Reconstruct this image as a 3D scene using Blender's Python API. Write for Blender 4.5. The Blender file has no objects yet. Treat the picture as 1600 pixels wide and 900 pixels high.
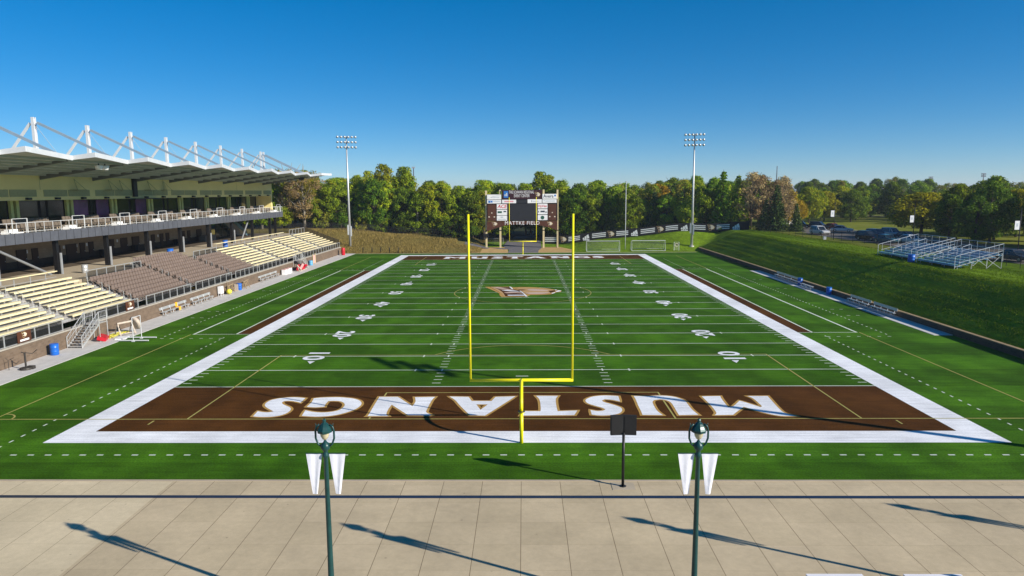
import bpy, math, random
import numpy as np
from mathutils import Vector, Matrix

R = math.radians
random.seed(7)
rng = np.random.default_rng(11)
sc = bpy.context.scene
col = sc.collection

# ------------------------------------------------------------------ camera, light, sky, exposure
SUN_AZ, SUN_EL = R(26.5), R(24.6)          # azimuth from +X towards -Y
cam_d = bpy.data.cameras.new('camera')
cam = bpy.data.objects.new('camera', cam_d); col.objects.link(cam)
cam_d.sensor_width = 36.0
cam_d.lens = 1088.82 / 1600 * 36.0
cam_d.clip_start = 0.5; cam_d.clip_end = 20000
def cam_matrix(pitch, yaw, roll, loc):
    f = np.array([math.sin(yaw) * math.cos(pitch), math.cos(yaw) * math.cos(pitch), -math.sin(pitch)])
    rt = np.array([math.cos(yaw), -math.sin(yaw), 0.0]); up = np.cross(rt, f)
    c, s = math.cos(roll), math.sin(roll)
    a, b = c * rt + s * up, -s * rt + c * up
    m = Matrix.Identity(4)
    for i in range(3):
        m[i][0], m[i][1], m[i][2], m[i][3] = a[i], b[i], -f[i], loc[i]
    return m
cam.matrix_world = cam_matrix(0.137539, -0.017157, -0.0066555, (0.1606, -38.0138, 13.4623))
sc.camera = cam

world = bpy.data.worlds.new('World'); sc.world = world; world.use_nodes = True
wn = world.node_tree.nodes; wl = world.node_tree.links
bg = wn['Background']
sky = wn.new('ShaderNodeTexSky'); sky.sky_type = 'NISHITA'; sky.sun_disc = False
sky.sun_elevation = SUN_EL; sky.sun_rotation = R(116.5)
sky.altitude = 3000; sky.air_density = 1.0; sky.dust_density = 0.0; sky.ozone_density = 6.0
gam = wn.new('ShaderNodeGamma'); gam.inputs[1].default_value = 0.75
hsv = wn.new('ShaderNodeHueSaturation'); hsv.inputs['Saturation'].default_value = 1.43
wl.new(sky.outputs[0], gam.inputs[0]); wl.new(gam.outputs[0], hsv.inputs['Color']); wl.new(hsv.outputs[0], bg.inputs[0]); bg.inputs[1].default_value = 0.122
sun_d = bpy.data.lights.new('sun', 'SUN'); sun_d.energy = 5.0; sun_d.angle = R(0.5); sun_d.color = (1.0, 0.93, 0.82)
sun = bpy.data.objects.new('sun', sun_d); col.objects.link(sun)
sdir = Vector((math.cos(SUN_EL) * math.cos(SUN_AZ), -math.cos(SUN_EL) * math.sin(SUN_AZ), math.sin(SUN_EL)))
sun.rotation_euler = sdir.to_track_quat('Z', 'Y').to_euler(); sun.location = (60, -60, 60)
vs = sc.view_settings
vs.view_transform = 'Standard'; vs.look = 'None'; vs.gamma = 1.0; vs.exposure = 0.50; vs.use_curve_mapping = False

# ------------------------------------------------------------------ helpers
class MB:
    """collects faces and links them as one mesh object"""
    def __init__(s): s.v = []; s.f = []; s.m = []; s.cur = 0
    def add(s, vs_, fs):
        o = len(s.v); s.v += [tuple(map(float, p)) for p in vs_]
        for f in fs: s.f.append(tuple(i + o for i in f)); s.m.append(s.cur)
        return s
    def box(s, c, d, rz=0.0, ry=0.0):
        x, y, z = d[0] / 2, d[1] / 2, d[2] / 2
        p = [(-x, -y, -z), (x, -y, -z), (x, y, -z), (-x, y, -z), (-x, -y, z), (x, -y, z), (x, y, z), (-x, y, z)]
        if rz or ry:
            m = Matrix.Rotation(rz, 3, 'Z') @ Matrix.Rotation(ry, 3, 'Y')
            p = [tuple(m @ Vector(q)) for q in p]
        p = [(q[0] + c[0], q[1] + c[1], q[2] + c[2]) for q in p]
        return s.add(p, [(0, 3, 2, 1), (4, 5, 6, 7), (0, 1, 5, 4), (1, 2, 6, 5), (2, 3, 7, 6), (3, 0, 4, 7)])
    def span(s, a, b):
        return s.box([(a[i] + b[i]) / 2 for i in range(3)], [abs(b[i] - a[i]) for i in range(3)])
    def bar(s, p, q, w, h=None):
        """square bar from p to q"""
        h = h or w
        p, q = Vector(p), Vector(q); d = (q - p)
        if d.length < 1e-6: return s
        d.normalize()
        up = Vector((0, 0, 1)) if abs(d.z) < 0.97 else Vector((1, 0, 0))
        a = d.cross(up).normalized() * (w / 2); b = d.cross(a).normalized() * (h / 2)
        c = [p - a - b, p + a - b, p + a + b, p - a + b, q - a - b, q + a - b, q + a + b, q - a + b]
        return s.add(c, [(0, 1, 2, 3), (7, 6, 5, 4), (0, 4, 5, 1), (1, 5, 6, 2), (2, 6, 7, 3), (3, 7, 4, 0)])
    def tube(s, pts, r, n=8, caps=True):
        pts = [Vector(p) for p in pts]
        rs = r if isinstance(r, (list, tuple)) else [r] * len(pts)
        o = []; ref = None
        for i, p in enumerate(pts):
            d = (pts[min(i + 1, len(pts) - 1)] - pts[max(i - 1, 0)]).normalized()
            if ref is None:
                ref = Vector((1, 0, 0)) if abs(d.x) < 0.8 else Vector((0, 1, 0))
            a = (ref - d * ref.dot(d)).normalized(); ref = a; b = d.cross(a)
            for k in range(n):
                t = 2 * math.pi * k / n
                o.append(p + a * (rs[i] * math.cos(t)) + b * (rs[i] * math.sin(t)))
        f = []
        for i in range(len(pts) - 1):
            for k in range(n):
                k2 = (k + 1) % n
                f.append((i * n + k, i * n + k2, (i + 1) * n + k2, (i + 1) * n + k))
        if caps:
            f.append(tuple(reversed(range(n)))); f.append(tuple((len(pts) - 1) * n + k for k in range(n)))
        return s.add(o, f)
    def lathe(s, prof, c=(0, 0, 0), n=16):
        o = []
        for r, z in prof:
            for k in range(n):
                t = 2 * math.pi * k / n
                o.append((c[0] + r * math.cos(t), c[1] + r * math.sin(t), c[2] + z))
        f = []
        for i in range(len(prof) - 1):
            for k in range(n):
                k2 = (k + 1) % n
                f.append((i * n + k, i * n + k2, (i + 1) * n + k2, (i + 1) * n + k))
        f.append(tuple(reversed(range(n)))); f.append(tuple((len(prof) - 1) * n + k for k in range(n)))
        return s.add(o, f)
    def poly(s, pts): return s.add(pts, [tuple(range(len(pts)))])
    def prism(s, pts, off):
        """planar outline pushed along a vector"""
        n = len(pts); a = [tuple(p) for p in pts]; b = [(p[0] + off[0], p[1] + off[1], p[2] + off[2]) for p in pts]
        return s.add(a + b, [tuple(reversed(range(n))), tuple(range(n, 2 * n))] + [(i, (i + 1) % n, (i + 1) % n + n, i + n) for i in range(n)])
    def rect(s, x0, y0, x1, y1, z):
        return s.add([(x0, y0, z), (x1, y0, z), (x1, y1, z), (x0, y1, z)], [(0, 1, 2, 3)])
    def build(s, name, mat, parent=None, smooth=False, rel=None):
        me = bpy.data.meshes.new(name)
        v = s.v
        if rel is not None: v = [(p[0] - rel[0], p[1] - rel[1], p[2] - rel[2]) for p in v]
        me.from_pydata(v, [], s.f)
        for m in (mat if isinstance(mat, (list, tuple)) else [mat]): me.materials.append(m)
        if any(s.m): me.polygons.foreach_set('material_index', s.m)
        if smooth: me.polygons.foreach_set('use_smooth', [True] * len(me.polygons))
        me.update()
        o = bpy.data.objects.new(name, me); col.objects.link(o)
        if parent: o.parent = parent
        return o

def tag(o, label=None, cat=None, group=None, kind=None):
    if label: o['label'] = label
    if cat: o['category'] = cat
    if group: o['group'] = group
    if kind: o['kind'] = kind
    return o
def thing(name, label, cat, loc=(0, 0, 0), rz=0.0, group=None):
    o = bpy.data.objects.new(name, None); col.objects.link(o)
    o.location = loc; o.rotation_euler = (0, 0, rz); o.empty_display_size = 0.3
    return tag(o, label, cat, group)
def dup(root, loc, rz=0.0, label=None, scale=None):
    def cp(o, par):
        c = o.copy(); col.objects.link(c)
        if par: c.parent = par
        for ch in list(kids.get(o.name, ())): cp(ch, c)
        return c
    kids = {}
    def walk(o):
        kids[o.name] = list(o.children)
        for ch in o.children: walk(ch)
    walk(root)
    r = cp(root, None); r.location = loc; r.rotation_euler = (0, 0, rz)
    if label: r['label'] = label
    if scale: r.scale = scale
    return r
def text_mesh(s, size, bold=0.0, shear=0.0, sx=1.0, spacing=1.0):
    cu = bpy.data.curves.new('lettering', 'FONT'); cu.body = s; cu.size = size; cu.offset = bold; cu.shear = shear
    cu.align_x = 'CENTER'; cu.align_y = 'CENTER'; cu.space_character = spacing; cu.resolution_u = 3
    o = bpy.data.objects.new('lettering', cu); col.objects.link(o)
    dg = bpy.context.evaluated_depsgraph_get()
    me = bpy.data.meshes.new_from_object(o.evaluated_get(dg))
    bpy.data.objects.remove(o); bpy.data.curves.remove(cu)
    if sx != 1.0:
        for v in me.vertices: v.co.x *= sx
    return me
def lettering(name, s, size, mat, matrix, parent=None, **k):
    me = text_mesh(s, size, **k); me.transform(matrix); me.materials.clear(); me.materials.append(mat); me.name = name
    o = bpy.data.objects.new(name, me); col.objects.link(o)
    if parent: o.parent = parent
    return o
def upright(x, y, z):     # text plane facing -Y
    return Matrix.Translation((x, y, z)) @ Matrix.Rotation(R(90), 4, 'X')

# ------------------------------------------------------------------ materials
def nodes(m): return m.node_tree.nodes, m.node_tree.links
def mat(name, c, rough=0.6, metal=0.0, var=0.12, scale=3.0, bump=0.0, bscale=40.0, spec=0.4, c2=None, detail=4.0, coords='Object', stretch=None):
    m = bpy.data.materials.new(name); m.use_nodes = True
    n, l = nodes(m); b = n['Principled BSDF']
    b.inputs['Roughness'].default_value = rough; b.inputs['Metallic'].default_value = metal
    b.inputs['Specular IOR Level'].default_value = spec
    tc = n.new('ShaderNodeTexCoord'); src = tc.outputs[coords]
    if coords == 'World':
        pass
    if stretch:
        mp = n.new('ShaderNodeMapping'); mp.inputs['Scale'].default_value = stretch
        l.new(src, mp.inputs[0]); src = mp.outputs[0]
    nz = n.new('ShaderNodeTexNoise'); nz.inputs['Scale'].default_value = scale; nz.inputs['Detail'].default_value = detail
    nz.inputs['Roughness'].default_value = 0.65
    l.new(src, nz.inputs['Vector'])
    rp = n.new('ShaderNodeValToRGB'); rp.color_ramp.elements[0].position = 0.3; rp.color_ramp.elements[1].position = 0.72
    c2 = c2 or tuple(min(1, x * (1 + var)) for x in c); c1 = tuple(x * (1 - var) for x in c)
    rp.color_ramp.elements[0].color = (*c1, 1); rp.color_ramp.elements[1].color = (*c2, 1)
    l.new(nz.outputs['Fac'], rp.inputs[0]); l.new(rp.outputs[0], b.inputs['Base Color'])
    if bump:
        nb = n.new('ShaderNodeTexNoise'); nb.inputs['Scale'].default_value = bscale; nb.inputs['Detail'].default_value = 3
        l.new(src, nb.inputs['Vector'])
        bp = n.new('ShaderNodeBump'); bp.inputs['Strength'].default_value = bump; bp.inputs['Distance'].default_value = 0.05
        l.new(nb.outputs['Fac'], bp.inputs['Height']); l.new(bp.outputs[0], b.inputs['Normal'])
    return m
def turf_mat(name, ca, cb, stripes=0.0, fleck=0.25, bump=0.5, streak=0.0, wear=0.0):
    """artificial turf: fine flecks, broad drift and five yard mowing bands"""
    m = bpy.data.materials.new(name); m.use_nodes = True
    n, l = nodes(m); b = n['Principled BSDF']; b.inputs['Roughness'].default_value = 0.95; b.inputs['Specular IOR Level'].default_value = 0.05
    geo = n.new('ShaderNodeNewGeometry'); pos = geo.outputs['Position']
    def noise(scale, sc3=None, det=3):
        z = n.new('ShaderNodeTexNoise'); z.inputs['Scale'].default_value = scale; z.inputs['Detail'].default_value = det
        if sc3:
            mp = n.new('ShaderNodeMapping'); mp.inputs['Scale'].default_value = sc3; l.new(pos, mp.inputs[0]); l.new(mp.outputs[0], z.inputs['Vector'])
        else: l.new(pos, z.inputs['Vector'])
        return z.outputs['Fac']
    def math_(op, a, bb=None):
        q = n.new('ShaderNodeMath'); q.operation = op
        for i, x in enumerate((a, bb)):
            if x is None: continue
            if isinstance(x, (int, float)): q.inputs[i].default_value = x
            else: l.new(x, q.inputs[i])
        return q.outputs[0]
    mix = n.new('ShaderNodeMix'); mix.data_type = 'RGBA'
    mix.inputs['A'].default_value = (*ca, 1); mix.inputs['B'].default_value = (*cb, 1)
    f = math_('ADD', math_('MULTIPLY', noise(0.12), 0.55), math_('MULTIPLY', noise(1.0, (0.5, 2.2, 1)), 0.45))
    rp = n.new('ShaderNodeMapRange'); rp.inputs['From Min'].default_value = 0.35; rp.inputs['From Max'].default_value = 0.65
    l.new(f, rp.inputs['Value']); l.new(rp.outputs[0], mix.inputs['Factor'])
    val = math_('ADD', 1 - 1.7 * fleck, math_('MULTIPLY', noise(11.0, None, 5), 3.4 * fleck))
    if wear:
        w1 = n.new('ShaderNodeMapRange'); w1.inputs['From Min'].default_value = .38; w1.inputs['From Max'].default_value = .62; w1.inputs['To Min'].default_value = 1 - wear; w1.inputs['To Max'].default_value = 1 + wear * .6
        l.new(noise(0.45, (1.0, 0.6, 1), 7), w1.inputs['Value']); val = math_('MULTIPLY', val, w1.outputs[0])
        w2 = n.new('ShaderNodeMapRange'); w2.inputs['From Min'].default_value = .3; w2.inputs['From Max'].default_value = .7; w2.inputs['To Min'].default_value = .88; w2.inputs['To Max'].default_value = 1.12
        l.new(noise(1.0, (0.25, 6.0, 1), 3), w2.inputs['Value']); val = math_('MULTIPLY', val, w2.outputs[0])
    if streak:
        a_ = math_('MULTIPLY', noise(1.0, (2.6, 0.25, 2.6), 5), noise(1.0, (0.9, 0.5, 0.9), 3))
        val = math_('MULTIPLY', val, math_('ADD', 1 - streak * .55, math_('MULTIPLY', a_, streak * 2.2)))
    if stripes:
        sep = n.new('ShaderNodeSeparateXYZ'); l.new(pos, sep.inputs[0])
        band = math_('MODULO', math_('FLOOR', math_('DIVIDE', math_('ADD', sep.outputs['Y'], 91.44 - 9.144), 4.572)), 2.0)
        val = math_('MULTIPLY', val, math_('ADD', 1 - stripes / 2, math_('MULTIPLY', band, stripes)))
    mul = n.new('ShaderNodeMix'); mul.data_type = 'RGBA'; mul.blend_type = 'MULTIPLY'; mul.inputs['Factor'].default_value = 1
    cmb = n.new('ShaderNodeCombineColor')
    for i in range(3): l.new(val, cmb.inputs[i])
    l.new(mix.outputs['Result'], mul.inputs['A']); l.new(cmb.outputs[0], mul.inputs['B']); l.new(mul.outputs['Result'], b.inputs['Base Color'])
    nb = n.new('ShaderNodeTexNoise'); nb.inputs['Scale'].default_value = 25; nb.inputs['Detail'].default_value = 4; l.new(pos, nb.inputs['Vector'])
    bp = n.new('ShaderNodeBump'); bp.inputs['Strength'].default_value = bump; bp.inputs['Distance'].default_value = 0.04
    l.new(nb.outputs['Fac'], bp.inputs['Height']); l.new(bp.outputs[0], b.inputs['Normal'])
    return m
def brick_mat(name, c1, c2, mort, bw, bh, msize, offset=0.5, axes='XY', rough=0.8, noise=0.12, bump=0.3, spec=0.3, joint=None):
    """bricks or slabs laid by world position; axes says which two axes carry the pattern"""
    m = bpy.data.materials.new(name); m.use_nodes = True
    n, l = nodes(m); b = n['Principled BSDF']; b.inputs['Roughness'].default_value = rough; b.inputs['Specular IOR Level'].default_value = spec
    geo = n.new('ShaderNodeNewGeometry'); sep = n.new('ShaderNodeSeparateXYZ'); l.new(geo.outputs['Position'], sep.inputs[0])
    cmb = n.new('ShaderNodeCombineXYZ'); l.new(sep.outputs[axes[0]], cmb.inputs[0]); l.new(sep.outputs[axes[1]], cmb.inputs[1])
    br = n.new('ShaderNodeTexBrick'); br.offset = offset; br.squash = 1.0
    br.inputs['Scale'].default_value = 1.0; br.inputs['Brick Width'].default_value = bw; br.inputs['Row Height'].default_value = bh
    br.inputs['Mortar Size'].default_value = msize; br.inputs['Mortar Smooth'].default_value = 0.2
    br.inputs['Color1'].default_value = (*c1, 1); br.inputs['Color2'].default_value = (*c2, 1); br.inputs['Mortar'].default_value = (*mort, 1)
    l.new(cmb.outputs[0], br.inputs['Vector'])
    nz = n.new('ShaderNodeTexNoise'); nz.inputs['Scale'].default_value = 0.7; nz.inputs['Detail'].default_value = 8; nz.inputs['Roughness'].default_value = 0.7
    l.new(geo.outputs['Position'], nz.inputs['Vector'])
    mr = n.new('ShaderNodeMapRange'); mr.inputs['From Min'].default_value = 0.25; mr.inputs['From Max'].default_value = 0.75
    mr.inputs['To Min'].default_value = 1 - noise; mr.inputs['To Max'].default_value = 1 + noise; l.new(nz.outputs['Fac'], mr.inputs['Value'])
    cc = n.new('ShaderNodeCombineColor')
    for i in range(3): l.new(mr.outputs[0], cc.inputs[i])
    mul = n.new('ShaderNodeMix'); mul.data_type = 'RGBA'; mul.blend_type = 'MULTIPLY'; mul.inputs['Factor'].default_value = 1
    l.new(br.outputs['Color'], mul.inputs['A']); l.new(cc.outputs[0], mul.inputs['B']); l.new(mul.outputs['Result'], b.inputs['Base Color'])
    if joint:
        jt = n.new('ShaderNodeTexBrick'); jt.offset = 0.0; jt.inputs['Scale'].default_value = 1.0; jt.inputs['Brick Width'].default_value = bw; jt.inputs['Row Height'].default_value = 4000
        jt.inputs['Mortar Size'].default_value = joint; jt.inputs['Mortar Smooth'].default_value = 0.3
        for k_ in ('Color1', 'Color2'): jt.inputs[k_].default_value = (1, 1, 1, 1)
        jt.inputs['Mortar'].default_value = (.32, .28, .24, 1); ad = n.new('ShaderNodeVectorMath'); ad.operation = 'ADD'; ad.inputs[1].default_value = (0, 2000, 0)
        l.new(cmb.outputs[0], ad.inputs[0]); l.new(ad.outputs[0], jt.inputs['Vector'])
        m3 = n.new('ShaderNodeMix'); m3.data_type = 'RGBA'; m3.blend_type = 'MULTIPLY'; m3.inputs['Factor'].default_value = 1
        st_ = n.new('ShaderNodeTexNoise'); st_.inputs['Scale'].default_value = 0.22; st_.inputs['Detail'].default_value = 6; l.new(geo.outputs['Position'], st_.inputs['Vector'])
        sr_ = n.new('ShaderNodeMapRange'); sr_.inputs['From Min'].default_value = .3; sr_.inputs['From Max'].default_value = .7; sr_.inputs['To Min'].default_value = .86; sr_.inputs['To Max'].default_value = 1.08; l.new(st_.outputs['Fac'], sr_.inputs['Value'])
        vo = n.new('ShaderNodeTexVoronoi'); vo.inputs['Scale'].default_value = 0.8; vo.inputs['Randomness'].default_value = 1.0; l.new(geo.outputs['Position'], vo.inputs['Vector'])
        vr = n.new('ShaderNodeMapRange'); vr.inputs['From Min'].default_value = .015; vr.inputs['From Max'].default_value = .05; vr.inputs['To Min'].default_value = .62; vr.inputs['To Max'].default_value = 1.0; l.new(vo.outputs['Distance'], vr.inputs['Value'])
        fs_ = n.new('ShaderNodeTexNoise'); fs_.inputs['Scale'].default_value = 3.2; fs_.inputs['Detail'].default_value = 9; fs_.inputs['Roughness'].default_value = .75; l.new(geo.outputs['Position'], fs_.inputs['Vector'])
        fr_ = n.new('ShaderNodeMapRange'); fr_.inputs['From Min'].default_value = .3; fr_.inputs['From Max'].default_value = .7; fr_.inputs['To Min'].default_value = .90; fr_.inputs['To Max'].default_value = 1.08; l.new(fs_.outputs['Fac'], fr_.inputs['Value'])
        p1 = n.new('ShaderNodeMath'); p1.operation = 'MULTIPLY'; l.new(vr.outputs[0], p1.inputs[0]); l.new(fr_.outputs[0], p1.inputs[1])
        p2 = n.new('ShaderNodeMath'); p2.operation = 'MULTIPLY'; l.new(p1.outputs[0], p2.inputs[0]); l.new(sr_.outputs[0], p2.inputs[1])
        m4 = n.new('ShaderNodeMix'); m4.data_type = 'RGBA'; m4.blend_type = 'MULTIPLY'; m4.inputs['Factor'].default_value = 1; c4 = n.new('ShaderNodeCombineColor')
        for i in range(3): l.new(p2.outputs[0], c4.inputs[i])
        l.new(mul.outputs['Result'], m3.inputs['A']); l.new(jt.outputs['Color'], m3.inputs['B']); l.new(m3.outputs['Result'], m4.inputs['A']); l.new(c4.outputs[0], m4.inputs['B']); l.new(m4.outputs['Result'], b.inputs['Base Color'])
    bp = n.new('ShaderNodeBump'); bp.inputs['Strength'].default_value = bump; bp.inputs['Distance'].default_value = 0.01; bp.invert = True
    l.new(br.outputs['Fac'], bp.inputs['Height']); l.new(bp.outputs[0], b.inputs['Normal'])
    return m
def mesh_mat(name, c, open_):
    """woven screen or chain link seen from far: partly open"""
    m = bpy.data.materials.new(name); m.use_nodes = True
    n, l = nodes(m); b = n['Principled BSDF']; b.inputs['Base Color'].default_value = (*c, 1); b.inputs['Roughness'].default_value = 0.7
    nz = n.new('ShaderNodeTexNoise'); nz.inputs['Scale'].default_value = 5; tc = n.new('ShaderNodeTexCoord'); l.new(tc.outputs['Object'], nz.inputs['Vector'])
    mr = n.new('ShaderNodeMapRange'); mr.inputs['To Min'].default_value = max(0, 1 - open_ - 0.12); mr.inputs['To Max'].default_value = min(1, 1 - open_ + 0.12)
    l.new(nz.outputs['Fac'], mr.inputs['Value']); l.new(mr.outputs[0], b.inputs['Alpha'])
    return m
def leaf_mat(name, a, b_, c=None, hue=0.02, trans=0.3):
    m = bpy.data.materials.new(name); m.use_nodes = True
    n, l = nodes(m); n.remove(n['Principled BSDF']); out = n['Material Output']
    geo = n.new('ShaderNodeNewGeometry'); oi = n.new('ShaderNodeObjectInfo')
    rp = n.new('ShaderNodeValToRGB'); rp.color_ramp.elements[0].color = (*a, 1); rp.color_ramp.elements[1].color = (*b_, 1)
    if c:
        e = rp.color_ramp.elements.new(0.93); e.color = (*b_, 1); rp.color_ramp.elements[2].color = (*c, 1)
    l.new(geo.outputs['Random Per Island'], rp.inputs[0])
    hs = n.new('ShaderNodeHueSaturation')
    m1 = n.new('ShaderNodeMapRange'); m1.inputs['To Min'].default_value = 0.5 - hue; m1.inputs['To Max'].default_value = 0.5 + hue
    l.new(oi.outputs['Random'], m1.inputs['Value']); l.new(m1.outputs[0], hs.inputs['Hue'])
    mq = n.new('ShaderNodeMath'); mq.operation = 'FRACT'; mm = n.new('ShaderNodeMath'); mm.operation = 'MULTIPLY'; mm.inputs[1].default_value = 7.31
    l.new(oi.outputs['Random'], mm.inputs[0]); l.new(mm.outputs[0], mq.inputs[0])
    m2 = n.new('ShaderNodeMapRange'); m2.inputs['To Min'].default_value = 0.72; m2.inputs['To Max'].default_value = 1.3
    l.new(mq.outputs[0], m2.inputs['Value']); l.new(m2.outputs[0], hs.inputs['Value'])
    l.new(rp.outputs[0], hs.inputs['Color'])
    d = n.new('ShaderNodeBsdfDiffuse'); t = n.new('ShaderNodeBsdfTranslucent'); mx = n.new('ShaderNodeMixShader'); mx.inputs[0].default_value = trans
    l.new(hs.outputs[0], d.inputs[0]); l.new(hs.outputs[0], t.inputs[0]); l.new(d.outputs[0], mx.inputs[1]); l.new(t.outputs[0], mx.inputs[2])
    l.new(mx.outputs[0], out.inputs[0])
    return m

M = {}
M['turf'] = turf_mat('turf', (0.031, 0.096, 0.004), (0.057, 0.150, 0.007), stripes=0.26, fleck=0.48, wear=0.22)
M['white_turf'] = turf_mat('white_turf', (0.70, 0.71, 0.73), (0.84, 0.85, 0.86), fleck=0.14, bump=0.3, wear=0.10)
M['brown_turf'] = turf_mat('brown_turf', (0.062, 0.025, 0.005), (0.092, 0.036, 0.008), fleck=0.45, wear=0.2)
M['gold_turf'] = turf_mat('gold_turf', (0.40, 0.24, 0.065), (0.48, 0.29, 0.09), fleck=0.2, bump=0.3)
M['tan_turf'] = turf_mat('tan_turf', (0.42, 0.25, 0.10), (0.50, 0.32, 0.15), fleck=0.2, bump=0.3)
M['pink_turf'] = turf_mat('pink_turf', (0.50, 0.36, 0.28), (0.58, 0.42, 0.34), fleck=0.2, bump=0.3)
M['yellow_line'] = turf_mat('yellow_line', (0.32, 0.30, 0.09), (0.42, 0.37, 0.12), fleck=0.2, bump=0.3)
M['worn_white'] = turf_mat('worn_white', (0.56, 0.63, 0.50), (0.74, 0.78, 0.70), fleck=0.2, bump=0.3)
M['slab'] = brick_mat('plaza_slabs', (0.490, 0.395, 0.250), (0.540, 0.435, 0.280), (0.43, 0.34, 0.21), 1.81, 1.83, 0.012, offset=0.0, rough=0.85, noise=0.10, joint=.013)
M['slab_pale'] = brick_mat('pale_slabs', (0.585, 0.485, 0.315), (0.615, 0.51, 0.335), (0.52, 0.43, 0.28), 1.81, 1.83, 0.012, offset=0.0, rough=0.85, noise=0.07, joint=.009)
M['drain'] = mat('drain', (0.035, 0.05, 0.085), 0.4, 0.5, 0.2, 20)
M['concrete'] = mat('concrete', (0.55, 0.53, 0.50), 0.85, 0, 0.12, 1.2, 0.15, 30, detail=8)
M['concrete_tan'] = mat('concrete_tan', (0.42, 0.35, 0.25), 0.85, 0, 0.12, 1.0, 0.1, 30, detail=8)
M['brick'] = brick_mat('brick', (0.125, 0.088, 0.060), (0.165, 0.118, 0.080), (0.16, 0.125, 0.095), 0.40, 0.20, 0.012, axes='YZ', noise=0.18)
M['brick_dark'] = brick_mat('brick_dark', (0.06, 0.045, 0.032), (0.09, 0.065, 0.045), (0.10, 0.085, 0.07), 0.40, 0.20, 0.012, axes='YZ', noise=0.18)
M['stone_cap'] = mat('stone_cap', (0.36, 0.33, 0.28), 0.8, 0, 0.12, 3)
M['rust_cap'] = mat('rust_cap', (0.30, 0.21, 0.11), 0.8, 0, 0.2, 2)
M['tan_block'] = brick_mat('tan_block', (0.34, 0.25, 0.165), (0.40, 0.30, 0.20), (0.28, 0.21, 0.14), 0.60, 0.30, 0.012, axes='YZ', noise=0.12)
M['yellow_panel'] = mat('yellow_panel', (0.80, 0.68, 0.30), 0.55, 0, 0.06, 0.6, stretch=(1, 0.3, 1))
M['olive_vent'] = mat('olive_vent', (0.34, 0.34, 0.18), 0.6, 0, 0.1, 3)
M['yellow_alu'] = mat('yellow_alu', (0.76, 0.67, 0.41), 0.5, 0.0, 0.08, 2.0)
M['alu'] = mat('aluminium', (0.60, 0.60, 0.58), 0.45, 0.6, 0.12, 3)
M['alu_matt'] = mat('grey_deck', (0.40, 0.385, 0.365), 0.6, 0.2, 0.12, 2)
M['galv'] = mat('galvanised', (0.55, 0.56, 0.56), 0.45, 0.5, 0.12, 4)
M['white_steel'] = mat('white_steel', (0.58, 0.60, 0.62), 0.4, 0, 0.05, 1)
M['blue_steel'] = mat('blue_grey_steel', (0.30, 0.38, 0.45), 0.45, 0.1, 0.08, 1)
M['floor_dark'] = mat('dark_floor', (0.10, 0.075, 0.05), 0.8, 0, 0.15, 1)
M['tie_steel'] = mat('tie_steel', (0.26, 0.34, 0.41), 0.4, 0.1, 0.06, 1)
M['fascia'] = mat('balcony_metal', (0.115, 0.122, 0.145), 0.5, 0.3, 0.12, 1.2)
M['soffit'] = mat('roof_deck', (0.44, 0.46, 0.43), 0.6, 0.1, 0.1, 1)
M['soffit_dark'] = mat('roof_beam', (0.14, 0.15, 0.145), 0.6, 0.1, 0.1, 1)
M['black'] = mat('black_paint', (0.008, 0.008, 0.009), 0.45, 0, 0.2, 3)
M['black_matt'] = mat('black_matt', (0.011, 0.011, 0.012), 0.8, 0, 0.2, 3)
M['door_brown'] = mat('door_brown', (0.045, 0.022, 0.014), 0.5, 0, 0.15, 2)
M['seat'] = mat('stadium_seat', (0.190, 0.142, 0.115), 0.5, 0, 0.15, 1.5)
M['seat_upper'] = mat('upper_seat', (0.15, 0.120, 0.092), 0.55, 0, 0.2, 1.5)
M['glass'] = mat('dark_glass', (0.008, 0.018, 0.015), 0.08, 0, 0.3, 0.3, spec=0.6)
M['guard'] = mat('guard_grey', (0.26, 0.27, 0.28), 0.5, 0.2, 0.1, 2)
M['glass_green'] = mat('green_glass', (0.010, 0.028, 0.018), 0.10, 0, 0.25, 0.3, spec=0.6)
M['glass_purple'] = mat('purple_glass', (0.10, 0.03, 0.16), 0.2, 0, 0.4, 0.5, spec=0.6)
M['glass_blue'] = mat('blue_glass', (0.10, 0.19, 0.23), 0.12, 0.1, 0.2, 0.5, spec=0.6)
M['pilaster'] = mat('pilaster', (0.55, 0.62, 0.24), 0.55, 0, 0.08, 1)
M['railscreen'] = mesh_mat('rail_screen', (0.010, 0.010, 0.010), 0.32)
M['chain'] = mesh_mat('chain_link', (0.07, 0.07, 0.07), 0.80)
M['chain_black'] = mesh_mat('black_chain_link', (0.012, 0.012, 0.012), 0.72)
M['bluebarrel'] = mat('blue_plastic', (0.012, 0.12, 0.50), 0.35, 0, 0.1, 3)
M['ltblue'] = mat('light_blue_plastic', (0.12, 0.36, 0.60), 0.4, 0, 0.1, 3)
M['red'] = mat('red_vinyl', (0.50, 0.012, 0.025), 0.4, 0, 0.15, 4)
M['pink'] = mat('faded_vinyl', (0.62, 0.36, 0.34), 0.5, 0, 0.15, 4)
M['yellow'] = mat('yellow_paint', (0.86, 0.76, 0.008), 0.35, 0, 0.04, 2)
M['yellow_plastic'] = mat('yellow_plastic', (0.72, 0.66, 0.06), 0.45, 0, 0.1, 4)
M['orange'] = mat('amber_cloth', (0.85, 0.42, 0.02), 0.8, 0, 0.1, 4)
M['brown_sign'] = mat('brown_sign', (0.085, 0.030, 0.014), 0.5, 0, 0.15, 2)
M['maroon'] = mat('maroon_sign', (0.040, 0.010, 0.014), 0.45, 0, 0.1, 2)
M['white_sign'] = mat('white_sign', (0.80, 0.80, 0.80), 0.5, 0, 0.04, 2)
M['white_net'] = mesh_mat('white_net', (0.6, 0.6, 0.6), 0.86)
M['screen'] = mat('unlit_screen', (0.020, 0.020, 0.023), 0.5, 0, 0.15, 2)
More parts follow.
